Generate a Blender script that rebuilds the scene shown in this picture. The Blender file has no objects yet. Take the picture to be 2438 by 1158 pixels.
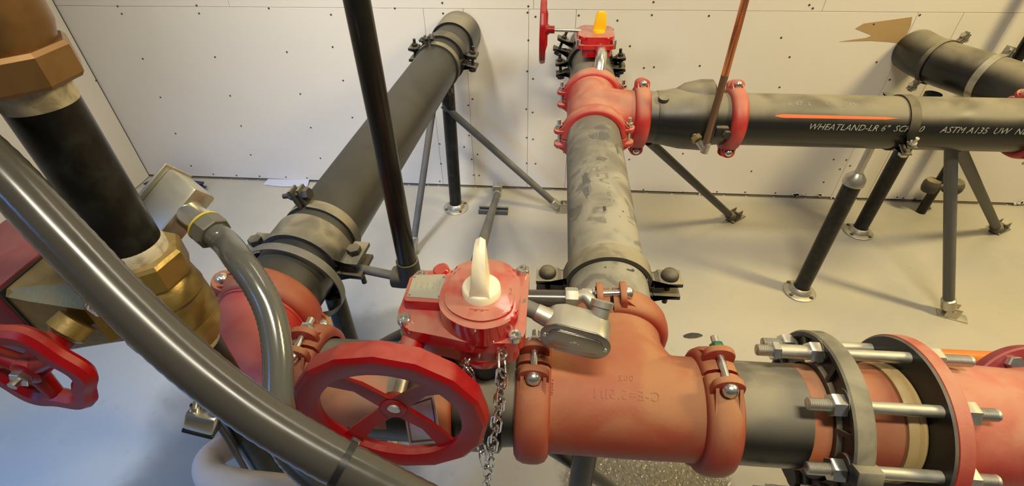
import bpy, bmesh, math, random
from mathutils import Vector, Matrix, noise
random.seed(7)
PI = math.pi
C = bpy.context.scene.collection
S = bpy.context.scene

# ------------------------------------------------------------------ camera, world, light, exposure
CAM_ROT = Matrix(((0.99661235, -0.0407858, 0.07141665),
                  (0.08096941, 0.63878737, -0.76511087),
                  (-0.0144144, 0.76830151, 0.63992579)))
CAM_LOC = Vector((0, 0, 1.546))
FPX = 1204.2
cam_data = bpy.data.cameras.new('camera')
cam_data.sensor_fit = 'HORIZONTAL'
cam_data.sensor_width = 36.0
cam_data.lens = FPX / 2438 * 36.0
cam_data.shift_x = 6.94 / 2438
cam_data.clip_start = 0.02
cam_data.dof.use_dof = False
cam = bpy.data.objects.new('camera', cam_data)
C.objects.link(cam)
cam.matrix_world = Matrix.Translation(CAM_LOC) @ CAM_ROT.to_4x4()
S.camera = cam
S.view_settings.view_transform = 'Standard'
S.view_settings.look = 'None'
S.view_settings.exposure = 0.0
S.view_settings.gamma = 1.0
S.view_settings.use_curve_mapping = False

w = bpy.data.worlds.new('world'); S.world = w; w.use_nodes = True
wn = w.node_tree.nodes; wl = w.node_tree.links
bgn = wn['Background']
bgn.inputs['Color'].default_value = (0.86, 0.90, 1.0, 1)
bgn.inputs['Strength'].default_value = 0.10

def area(name, loc, target, size, size_y, power, col):
    d = bpy.data.lights.new(name, 'AREA'); d.shape = 'RECTANGLE'
    d.size = size; d.size_y = size_y; d.energy = power; d.color = col
    o = bpy.data.objects.new(name, d); C.objects.link(o); o.location = loc
    o.rotation_euler = (Vector(target) - Vector(loc)).to_track_quat('-Z', 'Y').to_euler()
    return o
dl = area('daylight_doorway', (-1.95, -0.9, 1.9), (-1.30, 0.60, 0.0), 0.9, 0.9, 15, (0.12, 0.38, 1.0))
dl.data.spread = math.radians(66)
area('ceiling_lamp_right', (2.7, 0.9, 2.9), (1.3, 1.5, 0.2), 0.30, 0.8, 88, (1.0, 0.80, 0.38))
lc_ = area('ceiling_lamp_centre', (0.30, -0.10, 3.2), (0.45, 1.45, 0.2), 0.8, 0.20, 15.5, (1.0, 0.91, 0.72))
lc_.data.spread = math.radians(86)
area('ceiling_lamp_back', (0.85, 1.75, 3.1), (0.6, 1.2, 0.0), 0.7, 0.16, 9, (1.0, 0.90, 0.72))
ll = area('ceiling_lamp_left', (-1.1, 0.6, 3.0), (-0.9, 2.3, 0.8), 0.25, 0.9, 10, (1.0, 0.96, 0.88))
ll.data.spread = math.radians(66)

# ------------------------------------------------------------------ materials
def mat(name, base, rough=0.5, metal=0.0, dust=None, dust_amt=0.0, dust_lo=0.15, dust_hi=0.95, nscale=9.0,
        var=None, var_amt=0.35, bump=0.0, bump_scale=60.0, spec=0.5, coat=0.0, smudge=0.0):
    m = bpy.data.materials.new(name); m.use_nodes = True
    nt = m.node_tree; N = nt.nodes; L = nt.links
    b = N['Principled BSDF']
    b.inputs['Roughness'].default_value = rough
    b.inputs['Metallic'].default_value = metal
    b.inputs['Specular IOR Level'].default_value = spec
    if coat: b.inputs['Coat Weight'].default_value = coat; b.inputs['Coat Roughness'].default_value = 0.15
    geo = N.new('ShaderNodeNewGeometry')
    def noise_(scale, detail=4, dist=0.0):
        n = N.new('ShaderNodeTexNoise'); n.inputs['Scale'].default_value = scale
        n.inputs['Detail'].default_value = detail; n.inputs['Distortion'].default_value = dist
        L.new(geo.outputs['Position'], n.inputs['Vector']); return n
    def ramp(src, lo, hi):
        r = N.new('ShaderNodeMapRange'); r.inputs['From Min'].default_value = lo; r.inputs['From Max'].default_value = hi
        r.interpolation_type = 'SMOOTHSTEP'
        L.new(src, r.inputs['Value']); return r.outputs['Result']
    def mix(fac, a, c):
        x = N.new('ShaderNodeMix'); x.data_type = 'RGBA'
        if isinstance(fac, float): x.inputs[0].default_value = fac
        else: L.new(fac, x.inputs[0])
        for s, v in ((6, a), (7, c)):
            if isinstance(v, tuple): x.inputs[s].default_value = v + (1,)
            else: L.new(v, x.inputs[s])
        return x.outputs[2]
    def math_(op, a, c):
        x = N.new('ShaderNodeMath'); x.operation = op
        for s, v in ((0, a), (1, c)):
            if isinstance(v, (float, int)): x.inputs[s].default_value = v
            else: L.new(v, x.inputs[s])
        return x.outputs[0]
    col = base
    if var:
        n = noise_(nscale, 5, 0.4)
        f = math_('MULTIPLY', ramp(n.outputs['Fac'], 0.42, 0.68), var_amt)
        col = mix(f, col, var)
    if dust:
        sep = N.new('ShaderNodeSeparateXYZ'); L.new(geo.outputs['Normal'], sep.inputs[0])
        up = ramp(sep.outputs['Z'], dust_lo, dust_hi)
        n2 = noise_(nscale * 1.4, 6, 0.6)
        f = math_('MULTIPLY', math_('MULTIPLY', up, dust_amt), math_('ADD', math_('MULTIPLY', ramp(n2.outputs['Fac'], 0.3, 0.62), 0.55), 0.45))
        col = mix(f, col, dust)
        L.new(math_('ADD', math_('MULTIPLY', f, 0.9 - rough), rough), b.inputs['Roughness'])
        if metal > 0: L.new(math_('SUBTRACT', metal, math_('MULTIPLY', f, metal)), b.inputs['Metallic'])
    if smudge:
        n4 = noise_(9.0, 3, 2.2)
        f4 = math_('MULTIPLY', ramp(n4.outputs['Fac'], 0.56, 0.66), smudge)
        col = mix(f4, col, (0.055, 0.054, 0.050))
    if isinstance(col, tuple): b.inputs['Base Color'].default_value = col + (1,)
    else: L.new(col, b.inputs['Base Color'])
    if bump:
        n3 = noise_(bump_scale, 3)
        bp = N.new('ShaderNodeBump'); bp.inputs['Strength'].default_value = bump; bp.inputs['Distance'].default_value = 0.002
        L.new(n3.outputs['Fac'], bp.inputs['Height']); L.new(bp.outputs['Normal'], b.inputs['Normal'])
    return m

TAN = (0.36, 0.29, 0.19)
M = {}
M['red_cast'] = mat('dusty_orange_red_paint', (0.27, 0.020, 0.010), 0.45, dust=(0.39, 0.20, 0.09), dust_amt=0.80, dust_lo=0.0, dust_hi=0.9, nscale=7, var=(0.29, 0.05, 0.024), var_amt=0.6, bump=0.15, bump_scale=180)
M['red_rose'] = mat('dusty_rose_red_paint', (0.36, 0.018, 0.016), 0.42, dust=(0.50, 0.28, 0.17), dust_amt=0.75, dust_lo=0.2, nscale=9, var=(0.52, 0.10, 0.09), var_amt=0.5, bump=0.15, bump_scale=180)
M['red_elbow'] = mat('scuffed_rose_red_paint', (0.36, 0.018, 0.016), 0.35, dust=(0.50, 0.20, 0.15), dust_amt=0.45, dust_lo=0.2, nscale=9, var=(0.42, 0.06, 0.05), var_amt=0.5)
M['red_gloss'] = mat('glossy_signal_red_paint', (0.44, 0.005, 0.009), 0.12, dust=(0.44, 0.24, 0.16), dust_amt=0.72, dust_lo=0.75, dust_hi=1.0, nscale=16, coat=0.8)
M['red_wheel'] = mat('red_handwheel_paint', (0.27, 0.0025, 0.005), 0.33, spec=0.35, dust=(0.42, 0.12, 0.09), dust_amt=0.55, dust_lo=0.6, nscale=22)
M['red_dark'] = mat('dark_red_paint', (0.22, 0.012, 0.02), 0.35, dust=(0.4, 0.16, 0.15), dust_amt=0.3, nscale=12)
M['red_brown'] = mat('brown_red_housing_paint', (0.17, 0.025, 0.03), 0.35, dust=(0.33, 0.15, 0.15), dust_amt=0.5, nscale=12)
M['pipe_dusty'] = mat('black_steel_pipe_heavy_dust', (0.012, 0.012, 0.011), 0.30, dust=(0.33, 0.29, 0.20), dust_amt=0.80, dust_lo=0.30, dust_hi=1.0, nscale=5, bump=0.08)
M['pipe_soot'] = mat('black_steel_pipe_patchy_dust', (0.020, 0.021, 0.021), 0.35, dust=(0.36, 0.33, 0.25), dust_amt=0.88, dust_lo=-0.35, dust_hi=0.7, nscale=6.5, bump=0.08, smudge=0.5)
M['pipe_grey'] = mat('grey_black_steel_pipe', (0.022, 0.021, 0.017), 0.30, dust=(0.085, 0.077, 0.058), dust_amt=0.60, dust_lo=0.0, dust_hi=1.0, nscale=5)
M['pipe_black'] = mat('black_steel_pipe', (0.008, 0.007, 0.006), 0.20, var=(0.012, 0.012, 0.010), var_amt=0.6, nscale=14, spec=0.4)
M['pipe_worn'] = mat('worn_black_pipe', (0.004, 0.0035, 0.003), 0.33, var=(0.016, 0.017, 0.015), var_amt=0.9, nscale=38, spec=0.35)
M['iron'] = mat('black_iron', (0.016, 0.015, 0.013), 0.42, dust=(0.24, 0.205, 0.13), dust_amt=0.6, dust_lo=0.0, nscale=14, bump=0.2)
M['iron_tan'] = mat('dusty_iron_band', (0.035, 0.033, 0.028), 0.5, dust=(0.33, 0.285, 0.18), dust_amt=0.88, dust_lo=-0.1, dust_hi=0.9, nscale=12)
M['iron_grey'] = mat('grey_brace_steel', (0.075, 0.075, 0.07), 0.4, dust=(0.26, 0.24, 0.19), dust_amt=0.6, dust_lo=-0.2, nscale=12)
M['zinc'] = mat('zinc_plated_steel', (0.66, 0.65, 0.60), 0.17, 1.0, dust=(0.45, 0.40, 0.30), dust_amt=0.18, nscale=20)
M['zinc_dull'] = mat('dull_galvanised_steel', (0.48, 0.46, 0.39), 0.30, 0.9, dust=(0.46, 0.42, 0.31), dust_amt=0.4, nscale=20)
M['chrome'] = mat('bright_chain_steel', (0.75, 0.75, 0.72), 0.15, 1.0)
M['cast_alu'] = mat('cast_aluminium', (0.46, 0.44, 0.36), 0.28, 0.85, dust=(0.50, 0.48, 0.38), dust_amt=0.35, nscale=10)
M['alu_cover'] = mat('stamped_aluminium_cover', (0.36, 0.34, 0.31), 0.24, 0.9)
M['brass'] = mat('cast_brass', (0.34, 0.235, 0.07), 0.36, 0.75, var=(0.22, 0.15, 0.045), var_amt=0.6, nscale=30, dust=(0.40, 0.32, 0.19), dust_amt=0.4, bump=0.25, bump_scale=120)
M['bronze'] = mat('brown_bronze', (0.25, 0.14, 0.055), 0.40, 0.65, var=(0.16, 0.085, 0.035), var_amt=0.6, nscale=30)
M['tape'] = mat('thread_sealant', (0.50, 0.44, 0.33), 0.7, var=(0.2, 0.17, 0.12), var_amt=0.8, nscale=60)
M['conduit'] = mat('grey_vinyl_conduit', (0.055, 0.051, 0.043), 0.11, dust=(0.10, 0.09, 0.075), dust_amt=0.2, spec=0.6)
M['flex'] = mat('grey_flexible_conduit', (0.095, 0.095, 0.085), 0.18, spec=0.7)
M['flex_white'] = mat('pale_grey_flexible_conduit', (0.55, 0.52, 0.49), 0.35, spec=0.5)
M['black_plastic'] = mat('black_plastic', (0.012, 0.012, 0.014), 0.35)
M['fitting_grey'] = mat('dark_grey_fitting', (0.09, 0.09, 0.085), 0.4, dust=(0.2, 0.19, 0.15), dust_amt=0.5)
M['copper'] = mat('copper_tube', (0.95, 0.42, 0.20), 0.16, 0.95, var=(0.60, 0.22, 0.10), var_amt=0.4, nscale=8)
M['copper_dull'] = mat('dull_brown_copper', (0.20, 0.12, 0.07), 0.4, 0.6)
M['orange'] = mat('orange_pipe_plastic', (0.75, 0.22, 0.035), 0.4, var=(0.6, 0.3, 0.12), var_amt=0.3)
M['primer'] = mat('orange_primer', (0.52, 0.14, 0.05), 0.6, dust=(0.45, 0.30, 0.18), dust_amt=0.5, var=(0.2, 0.12, 0.06), var_amt=0.6, nscale=14)
M['orange_spray'] = mat('orange_spray_paint', (0.62, 0.13, 0.035), 0.6)
M['knob'] = mat('cream_plastic_indicator', (0.86, 0.77, 0.56), 0.4, var=(0.84, 0.78, 0.42), var_amt=0.4, nscale=40)
M['yellow'] = mat('yellow_plastic_indicator', (0.90, 0.52, 0.01), 0.35)
M['ring_yellow'] = mat('olive_yellow_plastic', (0.55, 0.46, 0.06), 0.4)
M['label_plate'] = mat('silver_label_plate', (0.45, 0.43, 0.33), 0.4, 0.3)
M['white_label'] = mat('white_paper_tag', (0.75, 0.70, 0.66), 0.5)
M['smudge'] = mat('rubbed_grey_paint', (0.10, 0.10, 0.092), 0.4, var=(0.24, 0.225, 0.18), var_amt=0.9, nscale=24)
M['ink'] = mat('dark_ink', (0.05, 0.045, 0.04), 0.6)
M['ink_grey'] = mat('grey_print', (0.20, 0.19, 0.15), 0.6)
M['stencil'] = mat('white_stencil_ink', (0.33, 0.32, 0.28), 0.6, var=(0.12, 0.12, 0.1), var_amt=0.8, nscale=120)
M['green'] = mat('green_nut_marking', (0.02, 0.14, 0.07), 0.4, 0.3)
M['gasket'] = mat('tan_rubber_gasket', (0.42, 0.30, 0.13), 0.35)
M['flange_black'] = mat('black_cast_flange', (0.012, 0.012, 0.013), 0.38, dust=(0.32, 0.29, 0.20), dust_amt=0.85, dust_lo=0.05, dust_hi=0.7, nscale=9, bump=0.2)
M['screw'] = mat('dark_screw_head', (0.08, 0.07, 0.06), 0.5, 0.4)
M['crack'] = mat('dark_seam', (0.17, 0.14, 0.10), 0.9)
M['ply'] = mat('bare_brown_backing', (0.40, 0.27, 0.12), 0.7, var=(0.33, 0.22, 0.1), var_amt=0.5)
M['blue'] = mat('dark_blue_cloth', (0.025, 0.03, 0.09), 0.8)
M['paper'] = mat('blue_white_paper', (0.55, 0.56, 0.66), 0.7)
M['debris'] = mat('dark_debris', (0.05, 0.045, 0.04), 0.7)
M['glass_clear'] = mat('dull_bronze', (0.3, 0.27, 0.2), 0.3)

# painted wall boards
def wall_mat():
    m = mat('off_white_painted_boards', (0.70, 0.66, 0.60), 0.55, var=(0.62, 0.57, 0.48), var_amt=0.35, nscale=1.3, bump=0.05, bump_scale=14)
    nt = m.node_tree; N = nt.nodes; L = nt.links; b = N['Principled BSDF']
    src = b.inputs['Base Color'].links[0].from_socket
    geo = N.new('ShaderNodeNewGeometry')
    def blot(c, r, strength, colr):
        nonlocal src
        d = N.new('ShaderNodeVectorMath'); d.operation = 'SUBTRACT'; L.new(geo.outputs['Position'], d.inputs[0]); d.inputs[1].default_value = c
        s = N.new('ShaderNodeVectorMath'); s.operation = 'MULTIPLY'; L.new(d.outputs[0], s.inputs[0]); s.inputs[1].default_value = (1 / r[0], 0, 1 / r[1])
        ln = N.new('ShaderNodeVectorMath'); ln.operation = 'LENGTH'; L.new(s.outputs[0], ln.inputs[0])
        nz = N.new('ShaderNodeTexNoise'); nz.inputs['Scale'].default_value = 6; L.new(geo.outputs['Position'], nz.inputs['Vector'])
        ad = N.new('ShaderNodeMath'); ad.operation = 'ADD'; L.new(ln.outputs['Value'], ad.inputs[0]); L.new(nz.outputs['Fac'], ad.inputs[1])
        mr = N.new('ShaderNodeMapRange'); mr.interpolation_type = 'SMOOTHSTEP'
        mr.inputs['From Min'].default_value = 1.6; mr.inputs['From Max'].default_value = 0.5
        mr.inputs['To Max'].default_value = strength
        L.new(ad.outputs[0], mr.inputs['Value'])
        mx = N.new('ShaderNodeMix'); mx.data_type = 'RGBA'; L.new(mr.outputs[0], mx.inputs[0]); L.new(src, mx.inputs[6]); mx.inputs[7].default_value = colr + (1,)
        src = mx.outputs[2]
    # brown water stains by the pipe ends
    blot((-0.24, 2.3, 0.66), (0.16, 0.12), 0.55, (0.36, 0.29, 0.19))
    blot((0.33, 2.3, 0.70), (0.30, 0.12), 0.35, (0.45, 0.38, 0.25))
    L.new(src, b.inputs['Base Color'])
    return m
M['wall'] = wall_mat()

def floor_mat():
    m = bpy.data.materials.new('smooth_concrete_floor'); m.use_nodes = True
    nt = m.node_tree; N = nt.nodes; L = nt.links; b = N['Principled BSDF']
    geo = N.new('ShaderNodeNewGeometry')
    def nz(scale, detail=6, dist=0.5):
        n = N.new('ShaderNodeTexNoise'); n.inputs['Scale'].default_value = scale; n.inputs['Detail'].default_value = detail; n.inputs['Distortion'].default_value = dist
        L.new(geo.outputs['Position'], n.inputs['Vector']); return n.outputs['Fac']
    def rp(src, a, c):
        r = N.new('ShaderNodeMapRange'); r.interpolation_type = 'SMOOTHSTEP'; r.inputs['From Min'].default_value = a; r.inputs['From Max'].default_value = c; L.new(src, r.inputs['Value']); return r.outputs[0]
    def mx(f, a, c, k=1.0):
        mu = N.new('ShaderNodeMath'); mu.operation = 'MULTIPLY'; L.new(f, mu.inputs[0]); mu.inputs[1].default_value = k
        x = N.new('ShaderNodeMix'); x.data_type = 'RGBA'; L.new(mu.outputs[0], x.inputs[0])
        for s, v in ((6, a), (7, c)):
            if isinstance(v, tuple): x.inputs[s].default_value = v + (1,)
            else: L.new(v, x.inputs[s])
        return x.outputs[2]
    col = mx(rp(nz(1.6), 0.35, 0.65), (0.43, 0.41, 0.355), (0.49, 0.45, 0.36), 1.0)
    col = mx(rp(nz(7.0), 0.5, 0.75), col, (0.55, 0.49, 0.38), 0.35)
    col = mx(rp(nz(40.0, 3), 0.62, 0.75), col, (0.30, 0.27, 0.22), 0.25)
    # wet patch under the front run
    d = N.new('ShaderNodeVectorMath'); d.operation = 'SUBTRACT'; L.new(geo.outputs['Position'], d.inputs[0]); d.inputs[1].default_value = (0.33, 0.74, 0)
    s = N.new('ShaderNodeVectorMath'); s.operation = 'MULTIPLY'; L.new(d.outputs[0], s.inputs[0]); s.inputs[1].default_value = (3.2, 4.5, 0)
    ln = N.new('ShaderNodeVectorMath'); ln.operation = 'LENGTH'; L.new(s.outputs[0], ln.inputs[0])
    ad = N.new('ShaderNodeMath'); ad.operation = 'ADD'; L.new(ln.outputs['Value'], ad.inputs[0]); L.new(nz(9.0), ad.inputs[1])
    wet = rp(ad.outputs[0], 1.45, 1.2)
    # damp patch at the left front
    d2 = N.new('ShaderNodeVectorMath'); d2.operation = 'SUBTRACT'; L.new(geo.outputs['Position'], d2.inputs[0]); d2.inputs[1].default_value = (-0.80, 0.80, 0)
    s2 = N.new('ShaderNodeVectorMath'); s2.operation = 'MULTIPLY'; L.new(d2.outputs[0], s2.inputs[0]); s2.inputs[1].default_value = (2.2, 2.0, 0)
    ln2 = N.new('ShaderNodeVectorMath'); ln2.operation = 'LENGTH'; L.new(s2.outputs[0], ln2.inputs[0])
    ad2 = N.new('ShaderNodeMath'); ad2.operation = 'ADD'; L.new(ln2.outputs['Value'], ad2.inputs[0]); L.new(nz(3.0), ad2.inputs[1])
    damp = rp(ad2.outputs[0], 1.75, 1.25)
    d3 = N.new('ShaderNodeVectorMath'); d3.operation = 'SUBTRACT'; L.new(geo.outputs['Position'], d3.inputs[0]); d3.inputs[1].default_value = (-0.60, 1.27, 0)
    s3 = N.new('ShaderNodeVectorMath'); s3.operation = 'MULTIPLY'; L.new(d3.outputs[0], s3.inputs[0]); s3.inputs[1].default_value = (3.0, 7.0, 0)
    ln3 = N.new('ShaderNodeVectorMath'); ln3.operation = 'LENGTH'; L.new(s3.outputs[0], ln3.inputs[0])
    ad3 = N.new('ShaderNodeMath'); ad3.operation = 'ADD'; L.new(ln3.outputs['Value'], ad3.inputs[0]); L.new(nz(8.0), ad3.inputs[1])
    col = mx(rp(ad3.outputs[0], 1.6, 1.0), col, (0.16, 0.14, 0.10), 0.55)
    col = mx(damp, col, (0.13, 0.125, 0.11), 0.8)
    col = mx(wet, col, (0.17, 0.145, 0.09), 0.8)
    L.new(col, b.inputs['Base Color'])
    rr = N.new('ShaderNodeMath'); rr.operation = 'MULTIPLY_ADD'; L.new(wet, rr.inputs[0]); rr.inputs[1].default_value = -0.37; rr.inputs[2].default_value = 0.45
    L.new(rr.outputs[0], b.inputs['Roughness'])
    bp = N.new('ShaderNodeBump'); bp.inputs['Distance'].default_value = 0.009
    v = nz(75.0, 2, 0.0)
    st = N.new('ShaderNodeMath'); st.operation = 'MULTIPLY_ADD'; L.new(wet, st.inputs[0]); st.inputs[1].default_value = 0.97; st.inputs[2].default_value = 0.02
    L.new(v, bp.inputs['Height']); L.new(st.outputs[0], bp.inputs['Strength']); L.new(bp.outputs[0], b.inputs['Normal'])
    return m
M['floor'] = floor_mat()

# ------------------------------------------------------------------ helpers
X = Vector((1, 0, 0)); Y = Vector((0, 1, 0)); Z = Vector((0, 0, 1))
def ray(u, v):
    return CAM_ROT @ Vector(((u - 1219 + 6.94) / FPX, -(v - 579) / FPX, -1.0))
def at(u, v, axis, val):
    """point of the place seen at that spot of the photo on the plane axis = val"""
    d = ray(u, v); t = (val - CAM_LOC[axis]) / d[axis]
    return CAM_LOC + d * t
def far(u, v, depth):
    return CAM_LOC + ray(u, v) * depth
def frame(o, x, z):
    x = Vector(x).normalized(); z = Vector(z); z = (z - x * z.dot(x)).normalized(); y = z.cross(x)
    m = Matrix.Identity(4)
    for i in range(3): m[i][0] = x[i]; m[i][1] = y[i]; m[i][2] = z[i]; m[i][3] = o[i]
    return m
def zframe(o, z, x=None):
    z = Vector(z).normalized()
    if x is None: x = X if abs(z.x) < 0.8 else Y
    x = Vector(x); x = (x - z * z.dot(x)).normalized()
    return frame(o, x, z)
I4 = Matrix.Identity(4)

def lathe(bm, prof, m=I4, n=48, a0=0.0, a1=2 * PI, closed=False, sy=None):
    """revolve (x, r) profile round local X; sy(x) scales the local Y radius"""
    full = abs(a1 - a0 - 2 * PI) < 1e-6
    k = n if full else n + 1
    rings = []
    for (x, r) in prof:
        s = sy(x) if sy else 1.0
        if r < 1e-6 and full:
            rings.append([bm.verts.new(m @ Vector((x, 0, 0)))] * k)
        else:
            rings.append([bm.verts.new(m @ Vector((x, r * s * math.cos(a0 + (a1 - a0) * i / n), r * math.sin(a0 + (a1 - a0) * i / n)))) for i in range(k)])
    prs = list(zip(rings, rings[1:]))
    if closed: prs.append((rings[-1], rings[0]))
    for A, B in prs:
        for i in range(k if full else k - 1):
            j = (i + 1) % k
            q = []
            for v in (A[i], A[j], B[j], B[i]):
                if v not in q: q.append(v)
            if len(q) > 2:
                try: bm.faces.new(q)
                except ValueError: pass
    if not full and closed:
        for idx in (0, k - 1):
            try: bm.faces.new([r[idx] for r in rings])
            except ValueError: pass
def rod(bm, a, b, r, n=16, r2=None, ch=0.0):
    a = Vector(a); b = Vector(b); L = (b - a).length; r2 = r if r2 is None else r2
    pr = [(0, 0), (0, r), (L, r2), (L, 0)]
    if ch: pr = [(0, 0), (0, r - ch), (ch, r), (L - ch, r2), (L, r2 - ch), (L, 0)]
    lathe(bm, pr, frame(a, b - a, Z if abs((b - a).normalized().z) < 0.9 else Y), n)
def box(bm, m, sx, sy, sz, bev=0.0, seg=2):
    vs = [bm.verts.new((x * sx / 2, y * sy / 2, z * sz / 2)) for x in (-1, 1) for y in (-1, 1) for z in (-1, 1)]
    fs = [bm.faces.new([vs[i] for i in f]) for f in ((0, 1, 3, 2), (4, 6, 7, 5), (0, 4, 5, 1), (2, 3, 7, 6), (0, 2, 6, 4), (1, 5, 7, 3))]
    out = set(vs)
    if bev:
        es = list({e for f in fs for e in f.edges})
        r = bmesh.ops.bevel(bm, geom=es, offset=bev, segments=seg, profile=0.5, affect='EDGES')
        out = {v for v in vs if v.is_valid} | set(r['verts'])
    for v in out: v.co = m @ v.co
def prism(bm, pts, m, h0, h1, bev=0.0):
    """outline in local XY extruded along local Z"""
    a = [bm.verts.new(Vector((p[0], p[1], h0))) for p in pts]
    b = [bm.verts.new(Vector((p[0], p[1], h1))) for p in pts]
    n = len(pts); top = bm.faces.new(b); bot = bm.faces.new(a[::-1])
    for i in range(n): bm.faces.new((a[i], a[(i + 1) % n], b[(i + 1) % n], b[i]))
    vs = set(a + b)
    if bev:
        r = bmesh.ops.bevel(bm, geom=list(set(top.edges) | set(bot.edges)), offset=bev, segments=2, profile=0.5, affect='EDGES')
        vs = {v for v in vs if v.is_valid} | set(r['verts'])
    for v in vs: v.co = m @ v.co
def smoothpath(pts, k=8):
    pts = [Vector(p) for p in pts]; out = []
    P = [pts[0] * 2 - pts[1]] + pts + [pts[-1] * 2 - pts[-2]]
    for i in range(1, len(P) - 2):
        for j in range(k):
            t = j / k
            p0, p1, p2, p3 = P[i - 1:i + 3]
            out.append(0.5 * ((2 * p1) + (p2 - p0) * t + (2 * p0 - 5 * p1 + 4 * p2 - p3) * t * t + (3 * p1 - p0 - 3 * p2 + p3) * t ** 3))
    out.append(pts[-1]); return out
def tube(bm, path, r, n=16, caps=True, ripple=0.0, rfun=None, loop=False):
    path = [Vector(p) for p in path]; N = len(path)
    t0 = (path[1] - path[0]).normalized()
    u = t0.orthogonal().normalized(); rings = []
    for i, p in enumerate(path):
        if loop: t = (path[(i + 1) % N] - path[i - 1]).normalized()
        else: t = (path[min(i + 1, N - 1)] - path[max(i - 1, 0)]).normalized()
        u = (u - t * u.dot(t)).normalized(); v = t.cross(u)
        rr = rfun(i) if rfun else r
        if ripple: rr *= 1 + ripple * (1 if i % 2 else -1)
        rings.append([bm.verts.new(p + rr * (u * math.cos(2 * PI * k / n) + v * math.sin(2 * PI * k / n))) for k in range(n)])
    prs = list(zip(rings, rings[1:]))
    if loop: prs.append((rings[-1], rings[0]))
    for A, B in prs:
        for k in range(n): bm.faces.new((A[k], A[(k + 1) % n], B[(k + 1) % n], B[k]))
    if caps and not loop:
        bm.faces.new(rings[0][::-1]); bm.faces.new(rings[-1])
def resample(path, step):
    out = [path[0].copy()]; acc = 0.0
    for a, b in zip(path, path[1:]):
        L = (b - a).length; pos = step - acc
        while pos <= L:
            out.append(a.lerp(b, pos / L)); pos += step
        acc = (acc + L) % step if L else acc
    return out
def hexnut(bm, m, af, h, n=6):
    """hexagonal block along local X, from 0 to h, with chamfered corners"""
    R = af / 2 / math.cos(PI / 6)
    vs = []
    for x, k in ((0, 0.94), (h * 0.12, 1), (h * 0.88, 1), (h, 0.94)):
        vs.append([bm.verts.new(m @ Vector((x, R * k * math.cos(2 * PI * i / n), R * k * math.sin(2 * PI * i / n)))) for i in range(n)])
    for A, B in zip(vs, vs[1:]):
        for i in range(n): bm.faces.new((A[i], A[(i + 1) % n], B[(i + 1) % n], B[i]))
    bm.faces.new(vs[0][::-1]); bm.faces.new(vs[-1])
def link(name, bm, material, parent=None, ang=35, m=None):
    bmesh.ops.recalc_face_normals(bm, faces=bm.faces)
    me = bpy.data.meshes.new(name); bm.to_mesh(me); bm.free()
    for p in me.polygons: p.use_smooth = True
    me.set_sharp_from_angle(angle=math.radians(ang))
    me.materials.append(material)
    o = bpy.data.objects.new(name, me); C.objects.link(o)
    if parent: o.parent = parent
    if m is not None: o.matrix_world = m
    return o
def part(name, material, parent, fn, ang=35):
    bm = bmesh.new(); fn(bm); return link(name, bm, material, parent, ang)
def tag(o, label, cat, group=None):
    o['label'] = label; o['category'] = cat
    if group: o['group'] = group
    return o
def thing(name, m, label, cat, group=None):
    o = bpy.data.objects.new(name, None); C.objects.link(o)
    if not isinstance(m, Matrix): m = Matrix.Translation(Vector(m))
    o.matrix_world = m; o.empty_display_size = 0.02
    return tag(o, label, cat, group)
def single(name, material, fn, label, cat, group=None, m=I4, ang=35):
    bm = bmesh.new(); fn(bm); o = link(name, bm, material, None, ang); o.matrix_world = m
    return tag(o, label, cat, group)
def copy_tree(o, parent=None):
    c = o.copy(); C.objects.link(c)
    if parent: c.parent = parent
    for ch in list(o.children): copy_tree(ch, c)
    return c
def text_mesh(name, body, size, material, parent, fn, ext=0.0003, shear=0.0, spacing=1.0, align='CENTER'):
    cu = bpy.data.curves.new(name, 'FONT'); cu.body = body; cu.size = size; cu.extrude = ext; cu.shear = shear
    cu.align_x = align; cu.align_y = 'CENTER'; cu.space_character = spacing; cu.resolution_u = 2
    t = bpy.data.objects.new('tmp_text', cu); C.objects.link(t)
    dg = bpy.context.evaluated_depsgraph_get()
    me = bpy.data.meshes.new_from_object(t.evaluated_get(dg)); bpy.data.objects.remove(t)
    bm = bmesh.new(); bm.from_mesh(me); bpy.data.meshes.remove(me)
    bmesh.ops.triangulate(bm, faces=bm.faces)
    for v in bm.verts: v.co = fn(v.co.copy())
    return link(name, bm, material, parent)
def wrap(m, R, ang0, flip=1, along0=0.0):
    """lay text along local X of frame m on the cylinder radius R at angle ang0 (from local Y to Z)"""
    def f(p):
        a = ang0 + flip * p.y / R
        rr = R + p.z
        return m @ Vector((along0 + flip * p.x, rr * math.cos(a), rr * math.sin(a)))
    return f

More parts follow.
